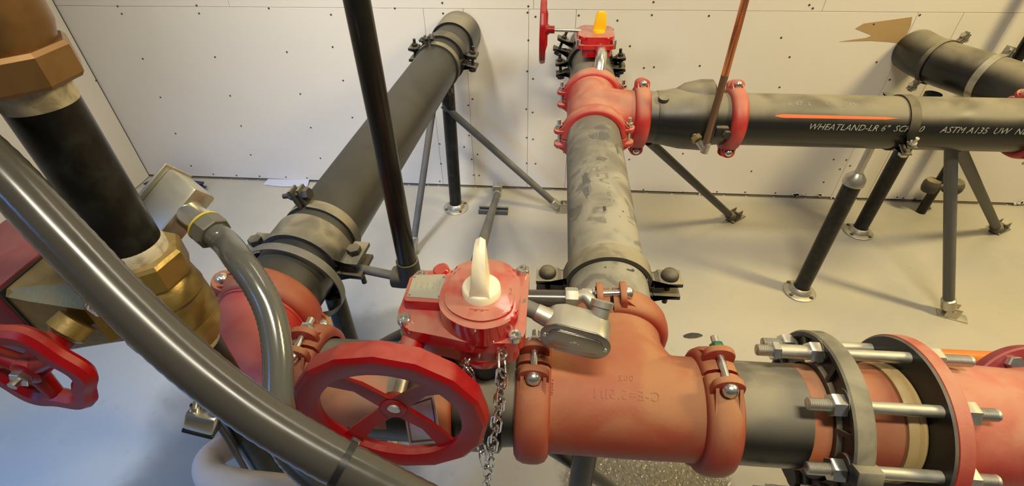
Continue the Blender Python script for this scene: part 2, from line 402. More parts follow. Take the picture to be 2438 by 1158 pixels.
# ------------------------------------------------------------------ building blocks
PR = 0.0841   # radius of the big pipes
def bolt_fn(length, r, head='round', hr=None):
    hr = hr or r * 1.8
    def f(bm):
        rod(bm, (0, 0, 0), (0, length, 0), r, 12)
        m = frame((0, 0, 0), (0, -1, 0), Z)
        if head == 'round': lathe(bm, [(0, hr), (hr * 0.35, hr), (hr * 0.75, hr * 0.8), (hr * 0.95, hr * 0.45), (hr, 0)], m, 20)
        elif head == 'flat': lathe(bm, [(0, hr), (hr * 0.3, hr), (hr * 0.4, hr * 0.9), (hr * 0.4, 0)], m, 20)
        else: hexnut(bm, m, hr * 2, hr * 1.1)
    return f
def bolt(parent, pos, length, r=0.0065, head='round', nut_at=None, nut_mat=None, mt='zinc', hr=None, d=(0, 1, 0)):
    """bolt from pos along local d, head at pos"""
    b = part('bolt', M[mt], parent, bolt_fn(length, r, head, hr))
    b.matrix_local = zframe(pos, Vector(d)) @ Matrix.Rotation(PI / 2, 4, 'X')
    if nut_at is not None:
        part('nut', M[nut_mat or mt], b, lambda bm: hexnut(bm, frame((0, nut_at, 0), (0, 1, 0), Z), r * 3.4, r * 1.8))
    return b

def coupling(name, o, axis, ear, label, material='red_cast', R=PR, w=0.056, gap=0.018, group='grooved couplings joining the pipes',
             sides=(1, -1), bolt_mt='zinc', nut_mat=None, ear_h=0.036, cat='pipe coupling', tail=0.03):
    t = thing(name, frame(o, axis, ear), label, cat, group)
    h = w / 2; k = R / PR
    prof = [(-h, R * 1.005), (-h, R + 0.008 * k), (-h * 0.82, R + 0.016 * k), (-h * 0.45, R + 0.0205 * k), (0, R + 0.0215 * k), (h * 0.45, R + 0.0205 * k), (h * 0.82, R + 0.016 * k), (h, R + 0.008 * k), (h, R * 1.005)]
    ew = w * 0.44; r0 = R + 0.006
    def half(s):
        def f(bm):
            a0 = -PI / 2 + 0.03; a1 = PI / 2 - 0.03
            if s < 0: a0, a1 = PI / 2 + 0.03, 3 * PI / 2 - 0.03
            lathe(bm, prof, I4, 40, a0, a1, closed=True)
            for e in sides:
                # ear plate standing on the housing, with a rounded tip, and a web behind it
                top = r0 + ear_h; c = top - ew * 0.75
                pts = [(-ew, r0 - 0.004), (ew, r0 - 0.004), (ew * 1.0, c)] + [(ew * math.cos(a), c + ew * 0.75 * math.sin(a)) for a in [PI * j / 10 for j in range(1, 10)]] + [(-ew, c)]
                pts = [(p[0], p[1] * e) for p in pts]
                if e < 0: pts = pts[::-1]
                m = Matrix(((1, 0, 0, 0), (0, 0, 1, 0), (0, 1, 0, 0), (0, 0, 0, 1)))
                y0, y1 = gap * s, (gap + 0.012) * s
                prism(bm, pts, m, min(y0, y1), max(y0, y1), 0.002)
                for q in (-1, 1):
                    pw = [(y1, (r0 - 0.006) * e), (y1 + 0.034 * s, (r0 - 0.018) * e), (y1, (top - ew * 0.7) * e)]
                    mm = Matrix(((0, 0, 1, 0), (1, 0, 0, 0), (0, 1, 0, 0), (0, 0, 0, 1)))
                    x0 = q * ew * 0.72
                    prism(bm, pw, mm, x0 - 0.0025, x0 + 0.0025, 0.0)
        return f
    for s in (1, -1): part('housing_half', M[material], t, half(s))
    zc = r0 + ear_h * 0.52
    for e in sides:
        bolt(t, (0, -(gap + 0.012), zc * e), 2 * gap + 0.024 + tail, 0.0062, 'round', 2 * gap + 0.026, nut_mat, bolt_mt, 0.0125)
    return t

def strap_clamp(name, o, axis, ear, label, material='iron', R=PR, w=0.045, th=0.006, ear_len=0.055, gap=0.012, group='pipe clamps', bolt_mt='iron', mats=None, sides=(1, -1), bl=0.05, hr=0.014):
    """two-piece strap clamp: local X pipe axis, ears along local +-Z, bolts along local Y"""
    t = thing(name, frame(o, axis, ear), label, 'pipe clamp', group)
    Ro = R + 0.001 + th
    def half(s):
        def f(bm):
            prof = [(-w / 2, R + 0.001), (-w / 2, Ro), (w / 2, Ro), (w / 2, R + 0.001)]
            a0, a1 = (-PI / 2 + 0.12, PI / 2 - 0.12) if s > 0 else (PI / 2 + 0.12, 3 * PI / 2 - 0.12)
            lathe(bm, prof, I4, 36, a0, a1, closed=True)
            for e in (1, -1):
                # flared ear as a bent strip: outline in YZ extruded across the width
                y = gap * s; a = PI / 2 - 0.35
                P = [(s * Ro * math.cos(a), Ro * math.sin(a)), (s * (Ro * math.cos(PI / 2 - 0.12)), Ro * math.sin(PI / 2 - 0.12) + 0.002), (y + th * s, Ro + 0.012), (y + th * s, Ro + ear_len), (y, Ro + ear_len), (y, R + 0.002)]
                P = [(p[0], p[1] * e) for p in P]
                mm = Matrix(((0, 0, 1, 0), (1, 0, 0, 0), (0, 1, 0, 0), (0, 0, 0, 1)))
                prism(bm, P, mm, -w / 2, w / 2, 0.0)
        return f
    mats = mats or (material, material)
    part('clamp_half', M[mats[0]], t, half(1)); part('clamp_half', M[mats[1]], t, half(-1))
    for e in sides:
        bolt(t, (0, -(gap + th), (Ro + ear_len * 0.58) * e), 2 * (gap + th) + bl, 0.006, 'round' if hr > 0.018 else 'hex', 2 * (gap + th) + 0.001, None, bolt_mt, hr)
    return t

def pipe(name, a, b, r, material, label, group=None, cat='pipe', wall=0.006, n=64):
    a = Vector(a); b = Vector(b); L = (b - a).length
    return single(name, M[material], lambda bm: lathe(bm, [(0, r - wall), (0, r), (L, r), (L, r - wall)], I4, n, closed=True), label, cat, group,
                  m=frame(a, b - a, Z if abs((b - a).normalized().z) < 0.9 else Y))

def pole(name, a, b, r, material, label, cat, group=None, foot='flange', foot_mat='zinc_dull', top=None):
    """floor stand or brace: a is the floor end"""
    a = Vector(a); b = Vector(b); d = (b - a).normalized(); L = (b - a).length
    t = thing(name, Matrix.Translation(a), label, cat, group)
    z0 = 0.012
    st = a * 0 + d * (0.02 if foot == 'flange' else 0.05)
    part('pole', M[material], t, lambda bm: rod(bm, st, d * L, r, 24))
    if foot == 'flange':
        f = part('base_plate', M[foot_mat], t, lambda bm: lathe(bm, [(0, 0), (0, r * 2.1), (0.006, r * 2.15), (0.009, r * 2.05), (0.012, r * 1.5), (0.03, r * 1.22), (0.034, r * 1.05)], zframe((0, 0, 0), Z) @ Matrix.Rotation(-PI / 2, 4, 'Y'), 32))
        for k in range(4):
            an = k * PI / 2 + 0.6
            part('bolt_head', M['iron'], f, lambda bm: hexnut(bm, Matrix.Translation((r * 1.8 * math.cos(an), r * 1.8 * math.sin(an), 0.008)) @ Matrix.Rotation(-PI / 2, 4, 'Y'), 0.014, 0.007))
    elif foot == 'swivel':
        def br(bm):
            h = Vector((d.x, d.y, 0)); h = h.normalized() if h.length > 0.05 else X
            m = frame((0, 0, 0.003), h, Z)
            box(bm, m @ Matrix.Translation((-0.01, 0, 0.0)), 0.10, 0.045, 0.006, 0.001)
            for s in (-1, 1): box(bm, m @ Matrix.Translation((0.0, s * 0.018, 0.026)), 0.045, 0.005, 0.052, 0.002)
            rod(bm, m @ Vector((0.0, -0.026, 0.035)), m @ Vector((0.0, 0.026, 0.035)), 0.007, 10)
        part('anchor_bracket', M[foot_mat], t, br)
        part('end_sleeve', M[foot_mat], t, lambda bm: lathe(bm, [(0.035, 0), (0.035, r * 0.9), (0.045, r * 1.35), (0.085, r * 1.3), (0.09, r * 1.0)], frame((0, 0, 0), d, Z if abs(d.z) < .9 else Y), 20))
    if top: top(t, d, L)
    return t

# ------------------------------------------------------------------ the room
WY = 2.316; WX = -2.29
def struct(name, material, fn, ang=35, m=I4):
    bm = bmesh.new(); fn(bm); o = link(name, bm, material, None, ang); o.matrix_world = m; o['kind'] = 'structure'; return o
struct('floor', M['floor'], lambda bm: box(bm, Matrix.Translation((1.0, 0.1, -0.05)), 9.0, 7.0, 0.1))
def boards(bm):
    g = 0.0014; th = 0.012
    zt = 0.925
    low = [WX - 0.006, -0.575, -0.398, -0.112, 0.092, 1.48, 1.655, 1.845, 3.6]
    for a, b in zip(low, low[1:]):
        box(bm, Matrix.Translation(((a + b) / 2, WY + th / 2, zt / 2 + 0.006)), b - a - g, th, zt - 0.012 - g, 0.0008, 1)
    up = [WX - 0.006, -1.456, -0.092, 1.1, 2.3, 3.6]
    for a, b in zip(up, up[1:]):
        box(bm, Matrix.Translation(((a + b) / 2, WY + th / 2, (zt + 3.2) / 2)), b - a - g, th, 3.2 - zt - g, 0.0008, 1)
wall = struct('wall_back', M['wall'], boards)
part('backing', M['crack'], wall, lambda bm: box(bm, Matrix.Translation((0.66, WY + 0.03, 1.6)), 5.95, 0.034, 3.2))
def lboards(bm):
    box(bm, Matrix.Translation((WX - 0.008, 0.4, 1.6)), 0.012, 3.82, 3.19, 0.001, 1)
wl_ = struct('wall_left', M['wall'], lboards)
part('backing', M['crack'], wl_, lambda bm: box(bm, Matrix.Translation((WX - 0.032, 0.4, 1.6)), 0.034, 3.84, 3.2))
# torn patch that shows the bare backing above the right pipe
def patch(bm):
    px = [(1998, 99), (2062, 90), (2076, 84), (2036, 68), (2056, 56), (2100, 50), (2172, 40), (2168, 62), (2150, 104), (2120, 100), (2075, 97)]
    pts = [at(u, v, 1, WY) for u, v in px]
    prism(bm, [(p.x, p.z) for p in pts], Matrix(((1, 0, 0, 0), (0, 0, -1, WY), (0, 1, 0, 0), (0, 0, 0, 1))), -0.0002, 0.0012)
part('torn_patch', M['ply'], wall, patch)
# ragged dirty seam where the boards meet the floor
def seam(bm):
    x = WX; k = 0
    while x < 3.3:
        L = random.uniform(0.05, 0.16)
        box(bm, Matrix.Translation((x + L / 2, WY - 0.001, 0.004)), L * 0.9, 0.004, random.uniform(0.004, 0.010))
        x += L
part('floor_seam', M['crack'], wall, seam)
def chips(bm):
    for u, v in [(1890, 462), (1905, 463), (1957, 465), (1665, 460), (1985, 470), (2425, 484)]:
        p = at(u, v, 1, WY - 0.006)
        for k in range(4):
            q = p + Vector((random.uniform(-.02, .02), -0.004, random.uniform(-.004, .010)))
            box(bm, Matrix.Translation(q) @ Matrix.Rotation(random.uniform(0, 3), 4, 'Y'), 0.018, 0.003, 0.009)
part('paint_flakes', M['white_label'], wall, chips)
scr = [(280, 15), (290, 33), (468, 13), (474, 32), (340, 140), (512, 136), (382, 232), (548, 228), (418, 318), (574, 300), (455, 395), (597, 369),
       (508, 415), (563, 418), (438, 417), (618, 420), (683, 124), (792, 112), (715, 224), (817, 192), (740, 304), (839, 280), (763, 377), (681, 422),
       (731, 424), (1053, 7), (1055, 32), (788, 35), (1258, 15), (1256, 30), (1258, 96), (1255, 170), (1269, 188), (1275, 40), (1253, 260), (1268, 268),
       (1125, 236), (1115, 251), (1117, 323), (1137, 368), (1123, 380), (1128, 417), (1141, 418), (1105, 350), (1047, 343), (1050, 390), (1047, 432),
       (1378, 37), (1470, 49), (1552, 36), (1556, 5), (1533, 162), (1557, 160), (1254, 328), (1269, 332), (1254, 389), (1275, 390), (1343, 363),
       (1666, 157), (1880, 136), (1856, 208), (1532, 452), (1626, 458), (1707, 457), (1774, 458), (1846, 460), (1917, 463), (1789, 408), (1626, 366),
       (1498, 380), (1985, 380), (2000, 403), (2015, 381), (2024, 395), (1961, 434), (2136, 470), (2150, 472), (2178, 474), (2087, 148), (2118, 190),
       (1688, 38), (1765, 60), (1860, 90), (1927, 12), (1935, 20), (2190, 36), (2080, 58), (880, 423), (940, 20), (640, 20), (1500, 110)]
s0 = None
for (u, v) in scr:
    p = at(u, v, 1, WY)
    if s0 is None:
        s0 = part('screw', M['screw'], wall, lambda bm: lathe(bm, [(0, 0.0048), (0.0012, 0.004), (0.0014, 0)], frame((0, 0, 0), (0, -1, 0), Z), 8)); s = s0
    else:
        s = s0.copy(); C.objects.link(s)
    s.location = (p.x, WY - 0.0002, p.z)
for (u, v) in [(229, 192)]:
    p = at(u, v, 0, WX)
    part('screw', M['screw'], wl_, lambda bm: lathe(bm, [(0, 0.005), (0.0014, 0.004), (0.0014, 0)], frame(p, X, Z), 8))

# ------------------------------------------------------------------ big pipe runs
zc = 0.775
FY = 0.503; BY = 1.612; MX = 0.137
LA = Vector((-0.572, 0.64, 0.765)); LB = Vector((-0.420, 2.316, 0.822)); LD = (LB - LA).normalized()
def LP(y): return LA + LD * ((y - LA.y) / LD.y)

pipe('left_pipe', LP(0.685), LP(2.314), PR, 'pipe_grey', 'long grey-black pipe slanting from the left red elbow back to the wall', cat='pipe')
mp = pipe('middle_pipe', (MX, 0.648, zc), (MX, 1.468, zc), PR, 'pipe_soot', 'tan dusty pipe with black smudges between the two red tees', cat='pipe')
bp = pipe('back_pipe', (0.606, BY, zc), (1.515, BY, zc), PR, 'pipe_dusty', 'long black pipe with white printed lettering and an orange paint stripe', cat='pipe')
# lettering on the back pipe
fr = frame((0, BY, zc), X, Z)     # local Y = world +Y ... angle 180 deg faces the viewer
a_txt = PI - math.radians(21)
def bwrap(x0, ang, hgt=0):
    def f(p):
        a = ang - p.y / PR
        rr = PR + 0.0006 + p.z
        return Vector((x0 + p.x, rr * math.cos(a), rr * math.sin(a)))
    return f
def on_pipe(body, size, x_world, ang_deg, shear=0.35, spacing=1.0, mt='stencil'):
    f = bwrap(x_world, math.radians(180 - ang_deg))
    o = text_mesh('printed_text', body, size, M[mt], None, lambda p: f(p) + Vector((-0.606, 0, 0)), 0.0001, shear, spacing, 'LEFT')
    o.parent = bp
    return o
on_pipe('WHEATLAND-LR 6"  SCH 10', 0.027, 0.810, 13, 0.35, 1.02)
on_pipe('ASTM A135  UW  NE  F', 0.027, 1.205, 13, 0.35, 1.02)
on_pipe('2  67  S', 0.020, 0.745, 64, 0.0, 1.1)
on_pipe('L ___ 115', 0.020, 0.86, 64, 0.0, 1.1)
def stripe(bm):
    N = 40
    rows = []
    for i in range(N + 1):
        t = i / N; x = 0.705 + 0.37 * t - 0.606
        hw = 0.07 * min(1, t * 12 + 0.25) * (1 - 0.35 * t) * (1 if t < 0.9 else max(0.1, (1 - t) * 10))
        rows.append([bm.verts.new((x, (PR + 0.0007) * math.cos(PI - (0.60 + hw * s)), (PR + 0.0007) * math.sin(PI - (0.60 + hw * s)))) for s in (-1, -0.3, 0.3, 1)])
    for A, B in zip(rows, rows[1:]):
        for k in range(3): bm.faces.new((A[k], A[k + 1], B[k + 1], B[k]))
part('paint_stripe', M['orange_spray'], bp, stripe)
# marker writing on the middle pipe (reads along the pipe)
def mwrap(y0, ang):
    # local frame of mp: X along +Y world, local Y = Z x X = -X world
    def f(p):
        a = ang + p.y / PR; rr = PR + 0.0006 + p.z
        return Vector((y0 + p.x, rr * math.cos(a), rr * math.sin(a)))
    return f
def on_mid(body, size, y_world, deg, flip=-1, mt='ink_grey', shear=0.0):
    f = mwrap(y_world - 0.648, math.radians(deg)); kx_ = 0.62
    o = text_mesh('marker_text', body, size, M[mt], None, lambda p: f(Vector((flip * p.x * kx_, flip * p.y, p.z))), 0.0001, shear, 1.0, 'LEFT')
    o.parent = mp
def smear(name, y0, deg, ly, la, seed, mt='smudge'):
    random.seed(seed)
    f = mwrap(0.0, math.radians(deg))
    def fn(bm):
        n = 26
        ring = []
        for i in range(n):
            a = 2 * PI * i / n; k = 1 + random.uniform(-0.22, 0.16)
            ring.append((y0 - 0.648 + ly * math.cos(a) * k, la * math.sin(a) * k))
        rr = [[bm.verts.new(f(Vector((y0 - 0.648 + (px - (y0 - 0.648)) * t, py * t, 0.0)))) for px, py in ring] for t in (1, 0.66, 0.33)]
        c = bm.verts.new(f(Vector((y0 - 0.648, 0, 0.0))))
        for A, B in zip(rr, rr[1:]):
            for i in range(n): bm.faces.new((A[i], A[(i + 1) % n], B[(i + 1) % n], B[i]))
        for i in range(n): bm.faces.new((rr[-1][i], rr[-1][(i + 1) % n], c))
    part(name, M[mt], mp, fn)
smear('wiped_smudge', 1.335, 98, 0.050, 0.022, 5)
smear('wiped_smudge', 1.315, 84, 0.022, 0.016, 6)
smear('wiped_smudge', 1.075, 60, 0.060, 0.012, 8)
smear('wiped_smudge', 1.27, 128, 0.030, 0.004, 9)
smear('wiped_smudge', 1.185, 92, 0.010, 0.014, 10)
on_mid('WHEATL', 0.075, 1.20, 84, -1)
on_mid('::', 0.03, 1.00, 99, -1)
on_mid('7', 0.075, 0.97, 104, -1, 'ink')
on_mid('I', 0.06, 0.955, 125, -1, 'ink_grey', 0.5)
on_mid('J', 0.07, 0.765, 97, -1, 'ink')
on_mid('-', 0.12, 1.325, 80, -1, 'ink_grey')

def tee(name, o, run_dir, br_dir, label, material='red_cast', ce=0.14, r=PR + 0.002):
    t = thing(name, frame(o, run_dir, br_dir), label, 'pipe tee')
    def f(bm):
        lathe(bm, [(-ce, 0.0), (-ce, r - 0.004), (-ce + 0.004, r + 0.002), (-ce + 0.014, r + 0.002), (-ce + 0.017, r), (0, r + 0.001), (ce - 0.017, r), (ce - 0.014, r + 0.002), (ce - 0.004, r + 0.002), (ce, r - 0.004), (ce, 0.0)], I4, 64)
        # branch along local Z, flared along the run where it leaves the body
        n = 64; rings = []
        for i in range(17):
            z = ce * i / 16
            k = max(0.0, (ce * 0.93 - z) / (ce * 0.5)); fl = 0.034 * min(1, k) ** 2.2 if z > 0 else 0.034
            ry = r if z < ce - 0.015 else r + 0.002
            rings.append([bm.verts.new(((ry + fl) * math.cos(2 * PI * j / n), (ry - 0.0003) * math.sin(2 * PI * j / n), z)) for j in range(n)])
        for A, B in zip(rings, rings[1:]):
            for j in range(n): bm.faces.new((A[j], A[(j + 1) % n], B[(j + 1) % n], B[j]))
        bm.faces.new(rings[0][::-1]); bm.faces.new(rings[-1])
    b = part('body', M[material], t, f)
    rm = b.modifiers.new('remesh', 'REMESH'); rm.mode = 'VOXEL'; rm.voxel_size = 0.0028; rm.use_smooth_shade = True
    sm = b.modifiers.new('smooth', 'SMOOTH'); sm.factor = 0.5; sm.iterations = 6
    return t
ft = tee('front_pipe_tee', (MX, FY, zc), X, Y, 'large orange-red cast tee with raised lettering at the front of the middle pipe')
rt = tee('rear_pipe_tee', (MX + 0.006, BY, zc), Y, X, 'dusty pink-red tee at the far end of the middle pipe', 'red_rose')
# raised lettering of the front tee: upside down as seen, on the upper front
def tee_text(body, size, x, deg, flip=-1):
    R_ = PR + 0.0022
    def f(p):
        a = math.radians(deg) - flip * p.y / R_; rr = R_ + p.z
        wx = x + flip * p.x
        # world: -Y side is the front; angle measured up from the front
        wv = Vector((MX + wx, FY - rr * math.cos(a), zc + rr * math.sin(a)))
        return ft_inv @ wv
    a = text_mesh('raised_lettering', body, size, M['red_cast'], ft, lambda p: f(Vector((p.x, p.y, p.z))), 0.0012, 0, 1.15)
ft_inv = frame((MX, FY, zc), X, Y).inverted()
tee_text('C-E=5.5IN', 0.021, 0.0, 66)
tee_text('002', 0.015, 0.0, 84)
def tee_small():
    R_ = PR + 0.003
    def f(p):
        a = math.radians(70) + p.x / R_; rr = R_ + p.z
        return ft_inv @ Vector((MX - 0.118 - p.y, FY - rr * math.cos(a), zc + rr * math.sin(a)))
    text_mesh('raised_lettering', '09BH', 0.011, M['red_cast'], ft, f, 0.001)
tee_small()

CG = 'red grooved couplings'
coupling('pipe_coupling', (-0.010, FY, zc), X, (0, -0.02, 1), 'orange-red coupling with bolted ears, left end of the front tee', group=CG)
coupling('pipe_coupling', (0.286, FY, zc), X, (0, 0.02, 1), 'orange-red coupling with a green-tipped bolt, right end of the front tee', nut_mat='green', group=CG, gap=0.024)
coupling('pipe_coupling', (MX, 0.662, zc), Y, (-0.12, 0, 1), 'orange-red coupling on the front tee branch, next to the cast aluminium conduit box', group=CG, gap=0.015)
coupling('pipe_coupling', (MX + 0.002, 1.468, zc), Y, (1, 0, 0.05), 'pink-red coupling holding the far end of the smudged middle pipe', 'red_rose', nut_mat='zinc', w=0.05, group=CG)
coupling('pipe_coupling', (MX + 0.010, 1.766, zc), Y, (1, 0, 0.05), 'pink-red coupling between the rear tee and the rear valve', 'red_rose', w=0.05, group=CG)
coupling('pipe_coupling', (0.296, BY, zc), X, (0, 0.30, 1), 'pink-red coupling between the rear tee and the check valve', 'red_rose', w=0.05, group=CG, gap=0.012)
coupling('pipe_coupling', (0.598, BY, zc), X, (0, 0.42, 1), 'pink-red coupling by the copper tube, right end of the check valve', 'red_rose', w=0.05, group=CG, gap=0.012)
coupling('pipe_coupling', (1.525, BY, zc), X, (0, 0.9, 0.5), 'pink-red coupling at the right end of the printed black pipe', 'red_rose', w=0.055, group=CG, gap=0.012)
coupling('pipe_coupling', (-0.166, FY, zc), X, (0, -0.02, 1), 'orange-red coupling behind the big red handwheel, under the gearbox', group=CG, gap=0.016)
coupling('pipe_coupling', (-0.402, FY + 0.004, zc), X, (0, 0.0, 1), 'orange-red coupling between the left elbow and the spool with orange overspray', group=CG, gap=0.014)
coupling('pipe_coupling', LP(0.684), LD, (-0.86, 0, 0.5), 'orange-red coupling on the left elbow inside the loose flat ring', nut_mat='green', group=CG, gap=0.014, w=0.058)

# left elbow
def elbow_fn(p0, p1, corner_r, r):
    """p0, p1 = (point, direction) pairs; smooth swept bend"""
    a, da = Vector(p0[0]), Vector(p0[1]).normalized(); b, db = Vector(p1[0]), Vector(p1[1]).normalized()
    k = (b - a).length * 0.39
    pts = []
    for i in range(25):
        t = i / 24
        c1 = a + da * k; c2 = b - db * k
        pts.append(a * (1 - t) ** 3 + c1 * 3 * t * (1 - t) ** 2 + c2 * 3 * t * t * (1 - t) + b * t ** 3)
    return lambda bm: (tube(bm, pts, r, 56), tube(bm, [a + da * 0.001, a + da * 0.012], r + 0.003, 56), tube(bm, [b - db * 0.012, b - db * 0.001], r + 0.003, 56))
el = single('left_pipe_elbow', M['red_elbow'], elbow_fn((LP(0.662), -LD), ((-0.424, FY, zc), X), 0.14, PR + 0.004),
       'smooth red elbow with raised marks, turning the left pipe toward the handwheel', 'pipe elbow')
def el_text(body, size, x0, y0, z0, dirv):
    R_ = PR + 0.005
    # raised marks running down the front-left of the elbow
    def f(p):
        th = math.radians(228) ; cc = Vector((-0.424, 0.655, zc))
        phi = math.radians(205) + p.x / 0.235
        rad = 0.149 + (R_ + p.z) * math.cos(math.radians(40) - p.y / R_)
        return Vector((cc.x + rad * math.cos(phi), cc.y + rad * math.sin(phi), zc + (R_ + p.z) * math.sin(math.radians(40) - p.y / R_)))
    text_mesh('raised_lettering', body, size, M['red_rose'], el, f, 0.0014, 0, 1.1)
el_text('-= -=-', 0.020, 0, 0, 0, 0)

# spool between the left elbow coupling and the valve coupling
sp = pipe('spool_pipe', (-0.396, FY, zc), (-0.170, FY, zc), PR, 'pipe_dusty', 'short dusty grey spool with orange overspray behind the handwheel', cat='pipe')
part('primer_band', M['primer'], sp, lambda bm: lathe(bm, [(0.035, PR), (0.036, PR + 0.0006), (0.15, PR + 0.0006), (0.151, PR)], I4, 40, PI * 0.55, PI * 0.95))

# front right nipple and the flange adapter
np_ = pipe('nipple_pipe', (0.292, FY, zc), (0.475, FY, zc), PR, 'pipe_dusty', 'short black dusty pipe with an orange primed end next to the black flange ring', cat='pipe')
part('primer_band', M['primer'], np_, lambda bm: lathe(bm, [(0.126, PR), (0.127, PR + 0.0008), (0.183, PR + 0.0008), (0.183, PR)], I4, 64))
FLX = 0.443
fl = thing('flange_ring', frame((FLX, FY, zc), X, Z), 'black cast flange ring with cut-outs, left of the bolted red joint', 'flange')
def ringf(bm):
    lathe(bm, [(0, 0.0885), (0, 0.096), (0.006, 0.100), (0.006, 0.128), (0, 0.132), (0, 0.139), (0.003, 0.142), (0.026, 0.142), (0.030, 0.139), (0.030, 0.0885)], I4, 72, closed=True)
    for k in range(8):
        a = k * PI / 4 + math.radians(22)
        m = Matrix.Rotation(a, 4, 'X')
        # bosses and radial ribs on the outer face
        lathe(bm, [(0.0, 0), (-0.001, 0.019), (0.014, 0.021), (0.014, 0)], m @ Matrix.Translation((0, 0, 0.1207)), 16)
        box(bm, Matrix.Rotation(a + PI / 8, 4, 'X') @ Matrix.Translation((0.006, 0, 0.115)), 0.012, 0.007, 0.036)
    # split lug
    box(bm, Matrix.Rotation(math.radians(65), 4, 'X') @ Matrix.Translation((0.016, 0, 0.146)), 0.036, 0.03, 0.022, 0.003)
part('ring', M['flange_black'], fl, ringf)
sl = thing('adapter_sleeve', frame((0.474, FY, zc), X, Z), 'orange-red lettered sleeve between the black ring and the red flange', 'pipe sleeve')
part('sleeve', M['red_cast'], sl, lambda bm: lathe(bm, [(0, 0.0), (0, 0.087), (0.004, 0.090), (0.070, 0.090), (0.074, 0.087), (0.074, 0.0)], I4, 64))
def sl_text(body, size, x, deg, mt='red_cast'):
    R_ = 0.0905
    def f(p):
        a = math.radians(deg) + p.x / R_; rr = R_ + p.z
        return Vector((x - p.y, -rr * math.cos(a), rr * math.sin(a)))
    text_mesh('raised_lettering', body, size, M[mt], sl, f, 0.0012, 0, 1.05)
sl_text('C-E=2', 0.020, 0.022, 24)
sl_text('8', 0.014, 0.040, 66)
part('gasket_ring', M['gasket'], sl, lambda bm: lathe(bm, [(0.074, 0.0), (0.074, 0.0925), (0.078, 0.0945), (0.088, 0.0945), (0.091, 0.0915), (0.094, 0.0945), (0.098, 0.0945), (0.102, 0.091), (0.102, 0.0)], I4, 64))
FR = 0.577
vb = thing('flanged_valve_body', frame((FR, FY, zc), X, Z), 'big dusty red flanged body leaving the picture at the right edge', 'flanged valve')
part('flange', M['red_rose'], vb, lambda bm: lathe(bm, [(0.002, 0.0), (0.002, 0.139), (0.004, 0.142), (0.024, 0.142), (0.027, 0.139), (0.027, 0.0)], I4, 80))
part('flange_face', M['flange_black'], vb, lambda bm: lathe(bm, [(0.0, 0.0), (0.0, 0.138), (0.003, 0.1405), (0.003, 0.0)], I4, 80))
def vbody(bm):
    lathe(bm, [(0.024, 0.0), (0.024, 0.112), (0.040, 0.106), (0.075, 0.102), (0.15, 0.098), (0.20, 0.096), (0.26, 0.105), (0.30, 0.12), (0.36, 0.12), (0.36, 0)], I4, 72)
part('body', M['red_rose'], vb, vbody)
# rusty cast seam low on the body
def vseam(bm):
    for i in range(46):
        t = i / 45; a = math.radians(200 + 6 * math.sin(i))
        x = 0.035 + t * 0.18; rr = 0.101
        box(bm, Matrix.Translation((x, rr * math.cos(a) * 0.985, -rr * math.sin(a) * -1 * 0.985)) @ Matrix.Rotation(i * 1.3, 4, 'X'), 0.006, 0.006, 0.004, 0.001, 1)
part('casting_seam', M['red_dark'], vb, vseam)
RB = 0.1207
k_i = 0
for k in range(8):
    a = math.radians(65 - 45 * k)     # angle up from the front
    if k in (3, 4, 5): continue
    ln = 0.325 if k in (7, 2) else 0.262
    x0 = 0.345 if k in (7, 2) else 0.392
    p = Vector((x0, FY - RB * math.cos(a), zc + RB * math.sin(a)))
    lab = {0: 'zinc threaded rod through both flanges, second from the top with a full nut', 1: 'zinc threaded rod through both flanges at the lower front',
           7: 'long zinc threaded rod through the flanges at the very top with an extra nut', 2: 'zinc threaded rod lowest in the photo, its end under the black ring',
           6: 'zinc threaded rod at the back of the flanges, hidden by the upper ones'}[k]
    t = thing('threaded_rod', frame(p, X, Z), lab, 'threaded rod', 'tie rods through the flanges')
    def rodf(bm):
        pr = []
        nthr = int(ln / 0.003)
        for i in range(nthr):
            x = i * 0.003; rr = 0.0088
            if 0.075 < x < ln - 0.05: pr += [(x, 0.0092)]
            else: pr += [(x, 0.0082), (x + 0.0015, 0.0094)]
        lathe(bm, [(0, 0)] + pr + [(ln, 0.0085), (ln, 0)], I4, 16)
    part('rod', M['zinc_dull'], t, rodf, 60)
    nx = FLX - x0
    part('nut', M['zinc'], t, lambda bm: hexnut(bm, Matrix.Translation((nx - 0.020, 0, 0)), 0.031, 0.019), 25)
    if k in (7, 2):
        part('nut', M['zinc'], t, lambda bm: hexnut(bm, Matrix.Translation((0.022, 0, 0)), 0.026, 0.012), 25)
        part('spacer_sleeve', M['zinc_dull'], t, lambda bm: rod(bm, (0.034, 0, 0), (nx - 0.020, 0, 0), 0.0115, 16))
    part('nut', M['zinc_dull'], t, lambda bm: hexnut(bm, Matrix.Translation((FR + 0.0275 - x0, 0, 0)), 0.031, 0.018), 25)
# dark red flange behind
df = thing('rear_flange', frame(far(2458, 1000, 0.97), (-0.1, 0.75, -0.62), Z), 'dark red round flange peeking out behind the big red body at the right edge', 'flange')
part('disc', M['red_dark'], df, lambda bm: lathe(bm, [(0, 0), (0, 0.137), (0.003, 0.14), (0.020, 0.14), (0.023, 0.137), (0.023, 0)], I4, 72))
for k in range(8):
    a = k * PI / 4 + 0.45
    part('flange_bolt', M['zinc'], df, lambda bm: hexnut(bm, Matrix.Translation((-0.014, 0.118 * math.cos(a), 0.118 * math.sin(a))), 0.026, 0.014), 25)
op = at(2215, 845, 2, 0.023)
single('floor_pipe', M['orange'], lambda bm: rod(bm, (0, 0, 0), (1.9, 0.02, 0), 0.0225, 24), 'orange plastic pipe lying on the floor behind the red flange', 'pipe', m=Matrix.Translation(op))

